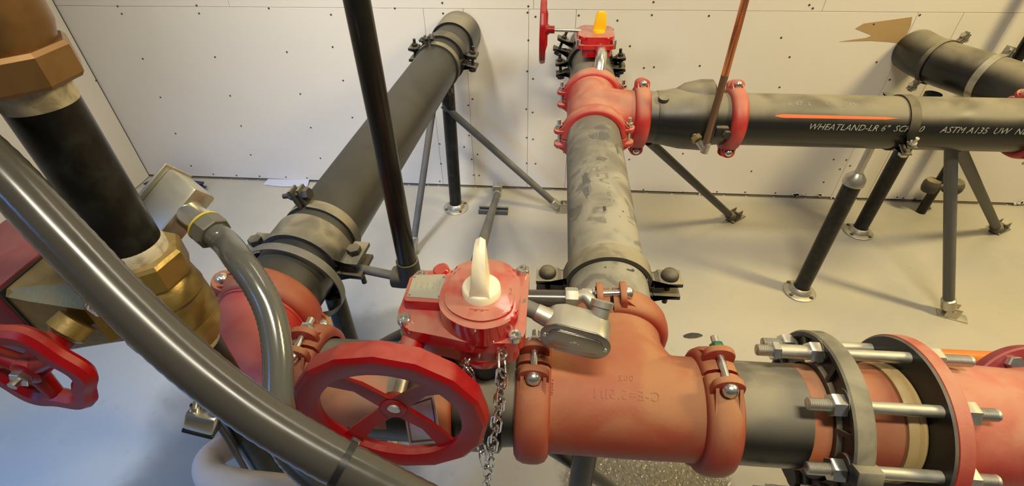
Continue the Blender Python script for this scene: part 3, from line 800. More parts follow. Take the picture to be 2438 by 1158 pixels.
# ------------------------------------------------------------------ front butterfly valve with gear operator
GZ = 0.990
gv = thing('front_butterfly_valve', (-0.088, FY, zc), 'black butterfly valve with red gearbox, cream pointer knob and big red handwheel', 'valve')
gi = Matrix.Translation((-0.088, FY, zc)).inverted()
part('valve_body', M['pipe_dusty'], gv, lambda bm: (lathe(bm, [(-0.076, 0), (-0.076, PR), (-0.052, PR), (-0.050, PR - 0.004), (-0.030, PR - 0.002), (-0.024, PR + 0.008), (0.024, PR + 0.008), (0.030, PR - 0.002), (0.050, PR - 0.004), (0.052, PR), (0.076, PR), (0.076, 0)], I4, 64),
     rod(bm, (0, 0, 0.07), (0, 0, 0.165), 0.030, 28), rod(bm, (0, 0, -0.07), (0, 0, -0.11), 0.026, 24)))
def G(u, v, z):
    p = gi @ at(u, v, 2, z); return (p.x, p.y)
def zl(z): return z - zc
def rounded(pts, r, k=5):
    """round the corners of a polygon"""
    out = []; n = len(pts)
    for i in range(n):
        p = Vector(pts[i]); a = Vector(pts[i - 1]); b = Vector(pts[(i + 1) % n])
        da = (a - p); db = (b - p); rr = min(r, da.length * 0.45, db.length * 0.45)
        A = p + da.normalized() * rr; B = p + db.normalized() * rr
        for j in range(k + 1):
            t = j / k; q = A * (1 - t) ** 2 + p * 2 * t * (1 - t) + B * t * t
            out.append((q.x, q.y))
    return out
def gearbox(bm):
    plate = [G(944, 752, 0.99), G(985, 645, 0.99), G(1262, 640, 0.99), G(1258, 700, 0.99), G(1250, 800, 0.99), G(1225, 818, 0.99), G(1120, 818, 0.99), G(1040, 800, 0.99), G(960, 785, 0.99)]
    plate = rounded(plate, 0.014)
    prism(bm, plate, I4, zl(0.968), zl(0.990), 0.003)
    cx = sum(p[0] for p in plate) / len(plate); cy = sum(p[1] for p in plate) / len(plate)
    low = rounded([(cx + (p[0] - cx) * 0.90, cy + (p[1] - cy) * 0.86) for p in plate[::3]], 0.01)
    prism(bm, low, I4, zl(0.935), zl(0.970), 0.004)
    low2 = [(math.cos(2 * PI * i / 32) * 0.052, math.sin(2 * PI * i / 32) * 0.052) for i in range(32)]
    prism(bm, low2, I4, zl(0.920), zl(0.94), 0.003)
part('gearbox_base', M['red_gloss'], gv, gearbox)
def cover(bm):
    o = [(1075, 641), (1116, 624), (1160, 619), (1199, 626), (1232, 648), (1238, 690), (1229, 752), (1195, 774), (1147, 784), (1102, 776), (1064, 755), (1046, 728), (1052, 690)]
    pts = rounded([G(1148 + (u - 1148) * 1.03, 704 + (v - 704) * 1.03, 1.022) for u, v in o], 0.012, 4)
    prism(bm, pts, I4, zl(0.985), zl(1.022), 0.006)
    pts2 = rounded([G(1148 + (u - 1148) * 0.90, 698 + (v - 704) * 0.86, 1.025) for u, v in o], 0.012, 4)
    prism(bm, pts2, I4, zl(1.018), zl(1.0255), 0.003)
part('gearbox_cover', M['red_gloss'], gv, cover)
def lobe(bm):
    prism(bm, rounded([G(958, 716, 1.008), G(978, 655, 1.008), G(1068, 652, 1.008), G(1056, 722, 1.008)], 0.006), I4, zl(0.985), zl(1.008), 0.003)
part('gearbox_shoulder', M['red_gloss'], gv, lobe)
def plate_(bm):
    prism(bm, [G(969, 707, 1.009), G(985, 656, 1.009), G(1062, 655, 1.009), G(1049, 713, 1.009)], I4, zl(1.008), zl(1.0095))
lp_ = part('name_plate', M['label_plate'], gv, plate_)
c0 = Vector(G(1016, 683, 1.0095)); 
for i, (u, v) in enumerate([(975, 702), (1045, 706), (988, 660), (1057, 660)]):
    p = G(u, v, 1.0095); part('rivet', M['zinc'], lp_, lambda bm: lathe(bm, [(0, 0.0022), (0.001, 0.0018), (0.0014, 0)], zframe((p[0], p[1], zl(1.0094)), Z) @ Matrix.Rotation(-PI / 2, 4, 'Y'), 10))
for i, ln in enumerate(['-- - ---', '--- --', '-- ---', '---- -', '-- --']):
    def f(p, i=i):
        # lines run front to back on the plate
        return Vector((c0.x + 0.018 - i * 0.009 - p.y * 1.0, c0.y + 0.002 + p.x, zl(1.0096) + p.z))
    text_mesh('plate_print', ln, 0.0075, M['ink_grey'], lp_, f, 0.0001)
def kb(bm):
    m = Matrix.Translation((0.0, 0.0, 0)) @ Matrix.Rotation(-PI / 2, 4, 'Y')
    kx, ky = G(1146, 690, 1.030)
    m = Matrix.Translation((kx, ky, 0)) @ Matrix.Rotation(-PI / 2, 4, 'Y')
    lathe(bm, [(zl(1.022), 0), (zl(1.022), 0.0285), (zl(1.0365), 0.0275), (zl(1.039), 0.025), (zl(1.039), 0)], m, 40)
    # fin: tapering wedge pointing back
    prs = []
    sec = [(-0.0235, 0.0130, 0.010), (-0.021, 0.0130, 0.030), (-0.012, 0.0125, 0.050), (0.002, 0.0110, 0.066), (0.012, 0.0100, 0.073), (0.022, 0.0090, 0.074), (0.026, 0.0070, 0.060), (0.0265, 0.007, 0.01)]
    rows = []
    for (yy, hw, hh) in sec:
        zb = zl(1.036)
        rows.append([bm.verts.new((kx - hw * 1.15, ky + yy, zb)), bm.verts.new((kx + hw * 1.15, ky + yy, zb)), bm.verts.new((kx + hw * 0.75, ky + yy, zl(1.036) + hh * 0.93)), bm.verts.new((kx, ky + yy, zl(1.036) + hh)), bm.verts.new((kx - hw * 0.75, ky + yy, zl(1.036) + hh * 0.93))])
    for A, B in zip(rows, rows[1:]):
        for j in range(5): bm.faces.new((A[j], A[(j + 1) % 5], B[(j + 1) % 5], B[j]))
    bm.faces.new(rows[0][::-1]); bm.faces.new(rows[-1])
part('pointer_knob', M['knob'], gv, kb, 50)
# cast words on the cover
kx, ky = G(1140, 738, 1.026)
text_mesh('raised_lettering', '--=-=--', 0.010, M['red_gloss'], gv, lambda p: Vector((kx - p.x, ky - p.y, zl(1.0258) + p.z)), 0.0006)
kx2, ky2 = G(1217, 693, 1.026)
text_mesh('raised_lettering', '=-=', 0.010, M['red_gloss'], gv, lambda p: Vector((kx2 - p.y, ky2 + p.x, zl(1.0258) + p.z)), 0.0006)
for (u, v) in [(961, 757), (1226, 797), (1245, 640), (1003, 653)]:
    p = G(u, v, 0.998)
    def sock(bm):
        m = Matrix.Translation((p[0], p[1], zl(0.9895))) @ Matrix.Rotation(-PI / 2, 4, 'Y')
        lathe(bm, [(0, 0), (0, 0.0098), (0.008, 0.0098), (0.0095, 0.0085), (0.0095, 0.0050), (0.0045, 0.0046), (0.0045, 0)], m, 24)
    part('socket_screw', M['zinc'], gv, sock)
HX, HZ = -0.190, 0.948
def boss(bm):
    a = gi @ Vector((HX, 0.545, HZ + 0.014)); b = gi @ Vector((HX, 0.432, HZ + 0.004))
    rod(bm, a, b, 0.0185, 28, 0.0175, 0.002)
part('shaft_boss', M['red_gloss'], gv, boss)
part('shaft_boss', M['red_gloss'], gv, lambda bm: rod(bm, gi @ at(1048, 640, 2, 0.995), gi @ Vector((-0.155, 0.60, 0.93)), 0.0135, 20, 0.0135, 0.003))
part('shaft', M['zinc_dull'], gv, lambda bm: rod(bm, gi @ Vector((HX, 0.435, HZ + 0.003)), gi @ Vector((HX - 0.003, 0.362, HZ - 0.004)), 0.0088, 20))

def handwheel_mesh(R=0.128, spokes=4, rot=PI / 4, w=0.030, rim=0.033, dish=0.020, facets=16):
    """wheel with local X as its axis; rim front at x=0, hub dished back to -dish"""
    def f(bm):
        n = 96
        fs_ = 2 * PI / facets
        def lob(a): return 1.010 * math.cos(fs_ / 2) / math.cos((a % fs_) - fs_ / 2) + 0.004
        rows = []
        prof = [(-0.002, R - rim), (0.0, R - rim + 0.003), (0.001, R - 0.006), (-0.003, R), (-w * 0.5, R + 0.001), (-w, R - 0.003), (-w, R - 0.008), (-w * 0.45, R - rim * 0.55), (-w * 0.4, R - rim + 0.002)]
        for (x, r) in prof:
            rows.append([bm.verts.new((x, r * (lob(2 * PI * i / n) if r > R - 0.01 else 1) * math.cos(2 * PI * i / n), r * (lob(2 * PI * i / n) if r > R - 0.01 else 1) * math.sin(2 * PI * i / n))) for i in range(n)])
        for A, B in zip(rows, rows[1:] + rows[:1]):
            for i in range(n): bm.faces.new((A[i], A[(i + 1) % n], B[(i + 1) % n], B[i]))
        lathe(bm, [(-dish - 0.012, 0), (-dish - 0.012, 0.017), (-dish + 0.004, 0.019), (-dish + 0.006, 0.017), (-dish + 0.006, 0)], I4, 28)
        for k in range(spokes):
            a = rot + 2 * PI * k / spokes
            m = Matrix.Rotation(a, 4, 'X')
            # spoke: T-section slab from hub to rim
            pts = []
            secs = [(0.008, -dish + 0.002, 0.015), (0.022, -dish + 0.003, 0.0125), (R * 0.45, -dish * 0.85, 0.0105), (R - rim + 0.006, -0.006, 0.0155)]
            rr = []
            for (y, x, hw) in secs:
                rr.append([bm.verts.new(m @ Vector(q)) for q in ((x, y, hw), (x + 0.0005, y, 0), (x, y, -hw), (x - 0.007, y, -hw * 0.8), (x - 0.010, y, 0), (x - 0.007, y, hw * 0.8))])
            for A, B in zip(rr, rr[1:]):
                for j in range(6): bm.faces.new((A[j], A[(j + 1) % 6], B[(j + 1) % 6], B[j]))
            bm.faces.new(rr[0][::-1]); bm.faces.new(rr[-1])
    return f
def rows_fix(): pass
hw = part('handwheel', M['red_wheel'], gv, handwheel_mesh())
hw.matrix_local = gi @ frame((HX - 0.005, 0.350, HZ - 0.008), (0, -1, 0), Z)
part('hub_bore', M['fitting_grey'], hw, lambda bm: lathe(bm, [(-0.0135, 0), (-0.0135, 0.0052), (-0.0132, 0)], I4, 16))

# chain that locks the valve
def chain(name, path, label, pitch=0.034, lw=0.0165, wire=0.0017, mt='chrome'):
    p0 = Vector(path[0]); t = thing(name, p0, label, 'chain', 'valve chains')
    pts = resample(smoothpath([Vector(p) - p0 for p in path], 10), pitch * 0.82)
    def lk(bm):
        lp = []
        h = pitch / 2 - lw / 2 + 0.0015
        for i in range(7): a = -PI / 2 + PI * i / 6; lp.append(Vector((h + lw / 2 * math.cos(a), lw / 2 * math.sin(a), 0)))
        for i in range(7): a = PI / 2 + PI * i / 6; lp.append(Vector((-h + lw / 2 * math.cos(a), lw / 2 * math.sin(a), 0)))
        tube(bm, lp, wire, 8, loop=True)
    first = None
    for i, (a, b) in enumerate(zip(pts, pts[1:])):
        m = frame((a + b) / 2, b - a, Z if abs((b - a).normalized().z) < 0.9 else Y) @ Matrix.Rotation((PI / 2 if i % 2 else 0) + 0.5, 4, 'X')
        if first is None: first = part('link', M[mt], t, lk); first.matrix_local = m
        else:
            c = first.copy(); C.objects.link(c); c.matrix_local = m
    return t
chain('chain', [at(1192, 835, 1, 0.44), at(1196, 880, 1, 0.396), at(1186, 980, 1, 0.394), at(1168, 1085, 1, 0.392), at(1160, 1122, 1, 0.392)], 'bright steel chain strand hanging right of the handwheel')
chain('chain', [at(1106, 850, 1, 0.455), at(1116, 885, 1, 0.41), at(1128, 980, 1, 0.402), at(1148, 1075, 1, 0.397), at(1158, 1110, 1, 0.388)], 'bright steel chain strand partly hidden behind the handwheel rim')
chain('chain', [at(1162, 1118, 1, 0.386), at(1160, 1150, 1, 0.386), at(1158, 1230, 1, 0.386)], 'short bright chain end below the place where both strands meet')
# white tag
tg = [at(958, 962, 1, 0.412), at(1032, 935, 1, 0.412), at(1050, 1055, 1, 0.398), at(975, 1062, 1, 0.398)]
def tagf(bm):
    vs = [bm.verts.new(p) for p in tg]; f = bm.faces.new(vs); r = bmesh.ops.extrude_face_region(bm, geom=[f])
    for v in [g for g in r['geom'] if isinstance(g, bmesh.types.BMVert)]: v.co += Vector((0, 0.001, 0))
tgo = single('paper_tag', M['white_label'], tagf, 'small white tag with a red border hanging behind the handwheel', 'tag')
def tagb(bm):
    c = sum(tg, Vector()) / 4
    for i in range(4):
        a = c.lerp(tg[i], 0.86); b = c.lerp(tg[(i + 1) % 4], 0.86); a2 = c.lerp(tg[i], 0.80); b2 = c.lerp(tg[(i + 1) % 4], 0.80)
        bm.faces.new([bm.verts.new(p + Vector((0, -0.0006, 0))) for p in (a, b, b2, a2)])
part('red_border', M['red_dark'], tgo, tagb)
def tagt(p):
    o = tg[2].lerp(tg[3], 0.2); xd = (tg[0] - tg[1]).normalized(); yd = (tg[3] - tg[0]).normalized()
    return o - yd * 0.014 + xd * (p.x) * 1.0 + Vector((0, -0.0008, 0)) + yd * (-p.y) * -1
text_mesh('tag_print', 'ZL', 0.014, M['ink'], tgo, tagt, 0.0001)

# ------------------------------------------------------------------ conduit box and cables to the right of the gearbox
cb = thing('conduit_outlet_box', frame(at(1374, 782, 2, 0.955), (1, -0.15, -0.14), Z), 'cast aluminium oval conduit body with stamped cover, right of the red gearbox', 'conduit body')
def stad(L, r, k=10):
    return [(L / 2 - r + r * math.cos(a), r * math.sin(a)) for a in [-PI / 2 + PI * i / k for i in range(k + 1)]] + [(-L / 2 + r + r * math.cos(a), r * math.sin(a)) for a in [PI / 2 + PI * i / k for i in range(k + 1)]]
Mf = frame((0, 0, 0), (1, 0, 0), (0, -0.80, 0.60))   # outline plane faces the viewer (front, slightly up)
Mf2 = frame((0, 0, 0), (1, 0, 0), (0, -1.0, 0.05))
part('housing', M['cast_alu'], cb, lambda bm: prism(bm, stad(0.100, 0.0245), Mf2, -0.020, 0.026, 0.003))
cv = part('cover', M['alu_cover'], cb, lambda bm: (prism(bm, stad(0.106, 0.0275), Mf2, 0.026, 0.0285, 0.001), prism(bm, stad(0.084, 0.0165), Mf2, 0.0285, 0.031, 0.001)))
for sx in (-1, 1):
    part('cover_screw', M['zinc'], cv, lambda bm: lathe(bm, [(0, 0), (0, 0.0035), (0.0015, 0.003), (0.002, 0)], Mf2 @ Matrix.Translation((sx * 0.0455, 0, 0.0285)) @ Matrix.Rotation(-PI / 2, 4, 'Y'), 12))
text_mesh('stamped_text', '-=-', 0.012, M['cast_alu'], cv, lambda p: Mf2 @ Vector((p.x, p.y, 0.0312 + p.z)), 0.0002)
part('threaded_hub', M['cast_alu'], cb, lambda bm: (rod(bm, (-0.040, 0.0, 0.004), (-0.066, 0.004, 0.008), 0.0155, 24, 0.0135)))
part('nipple', M['fitting_grey'], cb, lambda bm: rod(bm, (-0.060, 0.003, 0.008), (-0.090, 0.006, 0.012), 0.0125, 20))
part('threaded_hub', M['cast_alu'], cb, lambda bm: (rod(bm, (0.028, 0.010, 0.0), (0.028, 0.034, 0.030), 0.0150, 24, 0.0150), rod(bm, (0.028, 0.031, 0.026), (0.028, 0.037, 0.033), 0.0175, 24)))
cab = thing('grey_conduit', at(1300, 712, 2, 0.955), 'short dark grey conduit with zinc angle connector, between gearbox and aluminium box', 'conduit')
ci = Matrix.Translation(-at(1300, 712, 2, 0.955))
part('sleeve', M['conduit'], cab, lambda bm: rod(bm, ci @ at(1225, 710, 2, 0.955), ci @ at(1348, 712, 2, 0.955), 0.0140, 24))
part('compression_nut', M['zinc_dull'], cab, lambda bm: hexnut(bm, frame(ci @ at(1345, 712, 2, 0.955), X, Z), 0.033, 0.020, 8), 25)
part('angle_connector', M['zinc_dull'], cab, lambda bm: (tube(bm, smoothpath([ci @ at(1368, 712, 2, 0.955), ci @ at(1388, 705, 2, 0.960), ci @ at(1404, 716, 2, 0.958), ci @ at(1416, 738, 2, 0.948)], 6), 0.0105, 16), rod(bm, ci @ at(1385, 700, 2, 0.960), ci @ at(1408, 700, 2, 0.960), 0.009, 16)))

# ------------------------------------------------------------------ clamps, rear valve, check valve
CLG = 'black iron pipe clamps'
strap_clamp('pipe_clamp', (MX, 0.80, zc), Y, (-1, 0, -0.03), 'black iron strap clamp with big bolts round the near end of the dusty middle pipe', 'iron', w=0.045, th=0.009, ear_len=0.058, mats=('iron', 'iron_tan'), R=PR + 0.001, gap=0.014, group=CLG, bl=0.03, hr=0.0185)
lc = LP(0.85)
strap_clamp('pipe_clamp', lc, LD, (-1, 0, -0.02), 'wide black clamp with side ears on the near part of the left pipe', 'iron', w=0.075, th=0.010, ear_len=0.048, gap=0.014, mats=('iron', 'iron_tan'), group=CLG)
strap_clamp('pipe_clamp', LP(0.930), LD, (-0.22, 0, 0.97), 'tan dusty strap clamp with an ear standing up on the left pipe', 'iron_tan', w=0.028, ear_len=0.046, gap=0.008, group=CLG, bl=0.03, hr=0.013)
strap_clamp('pipe_clamp', LP(1.95), LD, (-0.25, 0, 0.97), 'dusty strap clamp with upright ear near the wall end of the left pipe', 'iron_tan', w=0.03, ear_len=0.03, gap=0.008, group=CLG, bl=0.02, hr=0.011)
strap_clamp('pipe_clamp', LP(2.045), LD, (1, 0, -0.08), 'black clamp with side bolts nearest the wall on the left pipe', 'iron', w=0.055, th=0.010, ear_len=0.045, gap=0.018, group=CLG, bl=0.03, hr=0.014)
single('wall_collar', M['pipe_dusty'], lambda bm: lathe(bm, [(0, PR + 0.001), (0, PR + 0.010), (0.02, PR + 0.012), (0.14, PR + 0.012), (0.14, PR + 0.001)], I4, 48, closed=True), 'short dusty collar where the left pipe enters the wall', 'pipe collar', m=frame(LP(2.175), LD, Z))
# flat loose ring round the left pipe
rc = LP(0.770) + Vector((0.004, 0, -0.010))
single('loose_ring', M['iron_grey'], lambda bm: lathe(bm, [(-0.010, 0.111), (-0.010, 0.1135), (0.010, 0.1135), (0.010, 0.111)], I4, 72, closed=True), 'thin grey metal band hanging loose round the left pipe above the red elbow', 'ring', m=frame(rc, LD + Vector((0.0, 0, 0.02)), Z))

RX = MX + 0.016
rv = thing('rear_butterfly_valve', (RX, 1.86, zc), 'far valve with yellow pointer, red gearbox and a red handwheel seen edge-on near the wall', 'valve')
part('valve_body', M['pipe_dusty'], rv, lambda bm: (lathe(bm, [(-0.085, 0), (-0.085, PR), (-0.05, PR), (-0.045, PR + 0.004), (0.045, PR + 0.004), (0.05, PR), (0.24, PR), (0.24, 0)], frame((0, 0, 0), Y, Z), 56), rod(bm, (0, 0.09, 0.06), (0, 0.09, 0.13), 0.028, 20)))
def gb2(bm):
    c = Vector((0.005, 0.09, 0))
    prism(bm, rounded([(-0.072, 0.012), (-0.055, -0.004), (0.055, -0.004), (0.072, 0.012), (0.072, 0.16), (-0.072, 0.16)], 0.015), I4, 0.138, 0.152, 0.003)
    prism(bm, rounded([(-0.05, 0.02), (-0.035, 0.004), (0.045, 0.004), (0.058, 0.02), (0.05, 0.14), (-0.05, 0.14)], 0.015), I4, 0.108, 0.14, 0.004)
part('gearbox_base', M['red_gloss'], rv, gb2)
part('gearbox_cover', M['red_gloss'], rv, lambda bm: prism(bm, rounded([(-0.066, 0.03), (-0.045, 0.006), (0.045, 0.006), (0.066, 0.03), (0.06, 0.15), (-0.06, 0.15)], 0.02), I4, 0.152, 0.178, 0.006))
for (x, y) in [(-0.062, 0.012), (0.064, 0.012), (-0.062, 0.145), (0.064, 0.145)]:
    part('socket_screw', M['zinc'], rv, lambda bm: rod(bm, (x, y, 0.138), (x, y, 0.168), 0.008, 14))
def yk(bm):
    lathe(bm, [(0.177, 0), (0.177, 0.024), (0.186, 0.022), (0.186, 0)], Matrix.Translation((0.01, 0.075, 0)) @ Matrix.Rotation(-PI / 2, 4, 'Y'), 28)
    pts = [(-0.022, 0.182), (0.022, 0.182), (0.026, 0.198), (0.021, 0.240), (0.014, 0.247), (-0.006, 0.247), (-0.013, 0.240)]
    prism(bm, pts, Matrix(((1, 0, 0, 0.01), (0, 0, 1, 0), (0, 1, 0, 0), (0, 0, 0, 1))), 0.066, 0.086, 0.003)
part('pointer_knob', M['yellow'], rv, yk)
hp = Vector((-0.038, 1.95, 0.953)); ri = Vector((RX, 1.86, zc))
part('shaft', M['zinc_dull'], rv, lambda bm: rod(bm, hp - ri, Vector((0.10, 1.95, 0.95)) - ri, 0.006, 14))
h2 = part('handwheel', M['red_wheel'], rv, handwheel_mesh(R=0.118, rot=0.3, w=0.020))
h2.matrix_local = frame(hp - ri - Vector((0.012, 0, 0)), (-1, 0, 0), Z)
part('hub_sleeve', M['red_wheel'], rv, lambda bm: rod(bm, hp - ri + Vector((-0.005, 0, 0)), hp - ri + Vector((0.040, 0, 0)), 0.0135, 18))
single('conduit_nipple', M['zinc'], lambda bm: tube(bm, smoothpath([(0, 0, 0), (0, -0.035, 0.004), (-0.003, -0.075, -0.012), (-0.010, -0.115, -0.060), (-0.013, -0.12, -0.075)], 6), 0.0205, 24),
       'bright bent conduit stub hanging from the rear red gearbox', 'conduit', m=Matrix.Translation((RX + 0.018, 1.875, 0.905)))
strap_clamp('pipe_clamp', (RX, 2.075, zc), Y, (1, 0, 0.1), 'black clamp behind the rear valve, its ears left and right', 'iron', w=0.05, th=0.010, ear_len=0.045, gap=0.018, group=CLG, bl=0.03, hr=0.014)
strap_clamp('pipe_clamp', (RX, 2.18, zc), Y, (0.9, 0, -0.35), 'black clamp nearest the wall behind the rear valve', 'iron', w=0.045, th=0.010, ear_len=0.06, gap=0.018, group=CLG, bl=0.03, hr=0.014)
pipe('rear_wall_pipe', (RX, 2.105, zc), (RX, 2.314, zc), PR, 'pipe_dusty', 'short dusty pipe from the rear valve into the wall')

ck = thing('check_valve', frame((0.324, BY, zc), X, Z), 'black bell-shaped check valve between two red couplings on the back run', 'valve')
part('body', M['pipe_dusty'], ck, lambda bm: lathe(bm, [(-0.03, 0), (-0.03, PR), (0.022, PR), (0.026, PR + 0.003), (0.045, PR + 0.004), (0.075, PR + 0.010), (0.11, PR + 0.017), (0.185, PR + 0.021), (0.20, PR + 0.018), (0.206, PR + 0.004), (0.24, PR), (0.27, PR), (0.27, 0)], I4, 64))
part('bonnet', M['pipe_dusty'], ck, lambda bm: lathe(bm, [(0.055, 0.0), (0.065, 0.02), (0.11, 0.05), (0.16, 0.062), (0.195, 0.062), (0.204, 0.05), (0.206, 0)], Matrix.Translation((0, 0.015, 0.062)), 32))
part('plug', M['iron_tan'], ck, lambda bm: lathe(bm, [(0.0, 0.0), (0.0, 0.0175), (0.012, 0.0165), (0.014, 0)], zframe((0.035, -0.035, PR - 0.006), (0, -0.3, 1)) @ Matrix.Rotation(-PI / 2, 4, 'Y'), 20))
part('bolt_lug', M['iron'], ck, lambda bm: (box(bm, Matrix.Translation((0.222, -0.086, 0.0)), 0.04, 0.03, 0.035, 0.004), hexnut(bm, frame((0.235, -0.098, -0.004), (0.2, -1, 0.1), Z), 0.024, 0.016)))
# sensing line
gf = thing('brass_fitting', at(1652, 322, 1, 1.505), 'small brass and zinc elbow fitting screwed into the check valve', 'pipe fitting')
def rel(o, p): return Vector(p) - o.location
g0 = gf.matrix_world.translation.copy()
A_ = at(1648, 318, 1, 1.52) - g0; B_ = at(1662, 336, 1, 1.497) - g0; C_ = at(1676, 356, 1, 1.488) - g0
part('zinc_union', M['zinc'], gf, lambda bm: rod(bm, A_ + Vector((0, 0.018, 0)), A_ * 0.5 + B_ * 0.5, 0.012, 18))
part('hex_nut', M['brass'], gf, lambda bm: hexnut(bm, frame(A_ * 0.6 + B_ * 0.4, B_ - A_, Z), 0.030, 0.018), 25)
part('elbow', M['zinc_dull'], gf, lambda bm: (rod(bm, B_, C_, 0.0105, 18), rod(bm, C_ + Vector((0.002, 0, -0.012)), C_ + Vector((0.006, 0.002, 0.02)), 0.0115, 18)))
ct = thing('copper_tube', (0.497, 1.492, 0.73), 'thin bright copper tube rising in front of the back pipe', 'pipe')
part('lower_tube', M['copper_dull'], ct, lambda bm: rod(bm, (0, 0, 0), (0.005, 0.0, 0.24), 0.0108, 20))
part('upper_tube', M['copper'], ct, lambda bm: rod(bm, (0.005, 0, 0.24), (0.012, 0.0, 1.9), 0.0108, 20))

# right-hand run to the wall
def ell(pts, r, k=8): return lambda bm: tube(bm, smoothpath(pts, k), r, 48)
single('right_elbow', M['red_rose'], ell([(1.530, BY, zc), (1.60, BY + 0.005, zc), (1.665, 1.65, zc), (1.69, 1.72, zc), (1.69, 1.765, zc)], PR + 0.004), 'pink-red elbow at the right edge turning toward the wall', 'pipe elbow')
single('wall_pipe', M['pipe_dusty'], ell([(1.690, 1.770, zc), (1.685, 1.86, zc), (1.665, 1.95, zc), (1.615, 2.05, zc), (1.560, 2.15, zc), (1.535, 2.24, zc), (1.532, 2.314, zc)], PR), 'grey-black bent pipe coming out of the wall at the upper right', 'pipe')
def hose(name, c, ax, ear, w, label, mt, el_=0.035):
    return strap_clamp(name, c, ax, ear, label, mt, w=w, th=0.004, ear_len=el_, gap=0.006, group='hanger rings on the wall pipe', bolt_mt='zinc_dull', bl=0.02, hr=0.009)
hose('hanger_ring', (1.55, 2.17, zc), (0.35, -1, 0), (0.6, 0, 0.75), 0.018, 'thin dusty strap ring with loose bolts, close to the wall on the bent pipe', 'iron_tan', 0.045)
hose('hanger_ring', (1.640, 2.005, zc), (0.50, -1, 0), (0.3, 0, 0.95), 0.026, 'wider pale strap ring round the middle of the bent wall pipe', 'zinc_dull', 0.03)
single('corner_post', M['pipe_black'], lambda bm: rod(bm, (0, 0, 0), (0, 0, 3.0), 0.021, 24), 'tall black vertical pipe against the wall in the upper right corner', 'pipe', m=Matrix.Translation((1.885, 2.225, 0.001)))
cbk = single('post_bracket', M['iron_tan'], lambda bm: (lathe(bm, [(-0.028, 0), (-0.03, 0.030), (-0.012, 0.036), (0.012, 0.036), (0.03, 0.030), (0.028, 0)], zframe((-0.045, -0.01, 0), Z) @ Matrix.Rotation(-PI / 2, 4, 'Y'), 24),
     lathe(bm, [(-0.028, 0), (-0.03, 0.036), (-0.012, 0.044), (0.012, 0.044), (0.03, 0.036), (0.028, 0)], zframe((0.055, -0.01, 0), Z) @ Matrix.Rotation(-PI / 2, 4, 'Y'), 24), rod(bm, (-0.05, -0.01, 0), (0.05, -0.01, 0), 0.02, 16)),
     'two-lobed tan bracket low on the tall black corner pipe', 'bracket', m=Matrix.Translation((1.892, 2.225, 0.165)))

# pipe clamp of the adjustable stand on the back pipe
strap_clamp('pipe_clamp', (1.125, BY, zc), X, (0, -1, -0.35), 'thin black clamp round the lettered back pipe, bolted at the front', 'iron', w=0.03, th=0.004, ear_len=0.035, gap=0.012, group=CLG, bolt_mt='zinc_dull', bl=0.03, hr=0.013, sides=(1,))

# ------------------------------------------------------------------ stands and braces
SG = 'round steel stands with floor flanges'
def adj_top(t, d, L):
    part('adjuster_cap', M['zinc_dull'], t, lambda bm: lathe(bm, [(L - 0.012, 0.0), (L - 0.012, 0.036), (L + 0.012, 0.034), (L + 0.03, 0.020), (L + 0.035, 0.016), (L + 0.035, 0)], frame((0, 0, 0), d, X), 20))
    part('threaded_stem', M['zinc_dull'], t, lambda bm: rod(bm, d * (L + 0.03), d * (L + 0.134), 0.0125, 16))
pole('pipe_stand', (1.078, 1.605, 0), (1.078, 1.605, 0.555), 0.030, 'pipe_worn', 'black stand with pale adjuster cap under the back pipe, in front of the others', 'pipe stand', SG, top=adj_top)
pole('pipe_stand', (1.500, 2.035, 0), (1.500, 2.035, 0.700), 0.030, 'pipe_worn', 'black stand behind the back pipe, under the bent wall pipe', 'pipe stand', SG)
pole('pipe_stand', (-0.472, 2.115, 0), (-0.455, 2.115, 0.715), 0.030, 'pipe_worn', 'black stand under the wall end of the left pipe', 'pipe stand', SG)
pole('pipe_stand', (0.092, FY - 0.01, 0), (0.092, FY - 0.01, 0.688), 0.0235, 'pipe_worn', 'black stand under the front tee, standing on the wet floor', 'pipe stand', SG)
BG = 'slanting steel sway braces'
pole('sway_brace', at(1342, 503, 2, 0.0), at(1055, 250, 1, 2.10), 0.0165, 'iron_grey', 'grey brace running down right from the left pipe stand by the wall', 'brace', BG, foot='swivel')
pole('sway_brace', (-0.618, 1.73, 0.0), at(1030, 262, 1, 2.06), 0.0150, 'iron_grey', 'thin grey brace beside the drop pipe, leaning up toward the left pipe', 'brace', BG, foot='swivel')
pole('sway_brace', (-0.27, 2.27, 0.0), at(1106, 722, 1, 0.60), 0.0150, 'iron_grey', 'grey brace rising from the wall foot to the pointer knob', 'brace', BG, foot='swivel')
pole('sway_brace', at(1748, 522, 2, 0.0), (0.345, BY, 0.685), 0.0165, 'iron', 'dark brace slanting down right below the check valve', 'brace', BG, foot='swivel', foot_mat='iron_tan')
pole('sway_brace', at(2258, 752, 2, 0.0), (1.335, BY, 0.690), 0.0190, 'iron_grey', 'long grey brace under the right end of the lettered pipe, reaching nearest the viewer', 'brace', BG, foot='swivel', foot_mat='zinc_dull')
pole('sway_brace', at(2376, 550, 2, 0.0), (1.365, BY + 0.01, 0.690), 0.0185, 'iron', 'dark brace right of the long grey one, running toward the wall corner', 'brace', BG, foot='swivel', foot_mat='iron_tan')
pole('sway_brace', at(1560, 1230, 2, 0.0), (-0.03, FY - 0.01, 0.69), 0.0135, 'iron_grey', 'grey brace below the front tee at the bottom edge', 'brace', BG, foot='swivel')
def uni(bm):
    box(bm, Matrix.Translation((0, 0, 0.0015)), 0.15, 0.041, 0.003)
    for s in (-1, 1): box(bm, Matrix.Translation((0, s * 0.019, 0.012)), 0.15, 0.003, 0.022, 0.0005, 1)
    for s in (-1, 1): box(bm, Matrix.Translation((0, s * 0.013, 0.0225)), 0.15, 0.009, 0.0025)
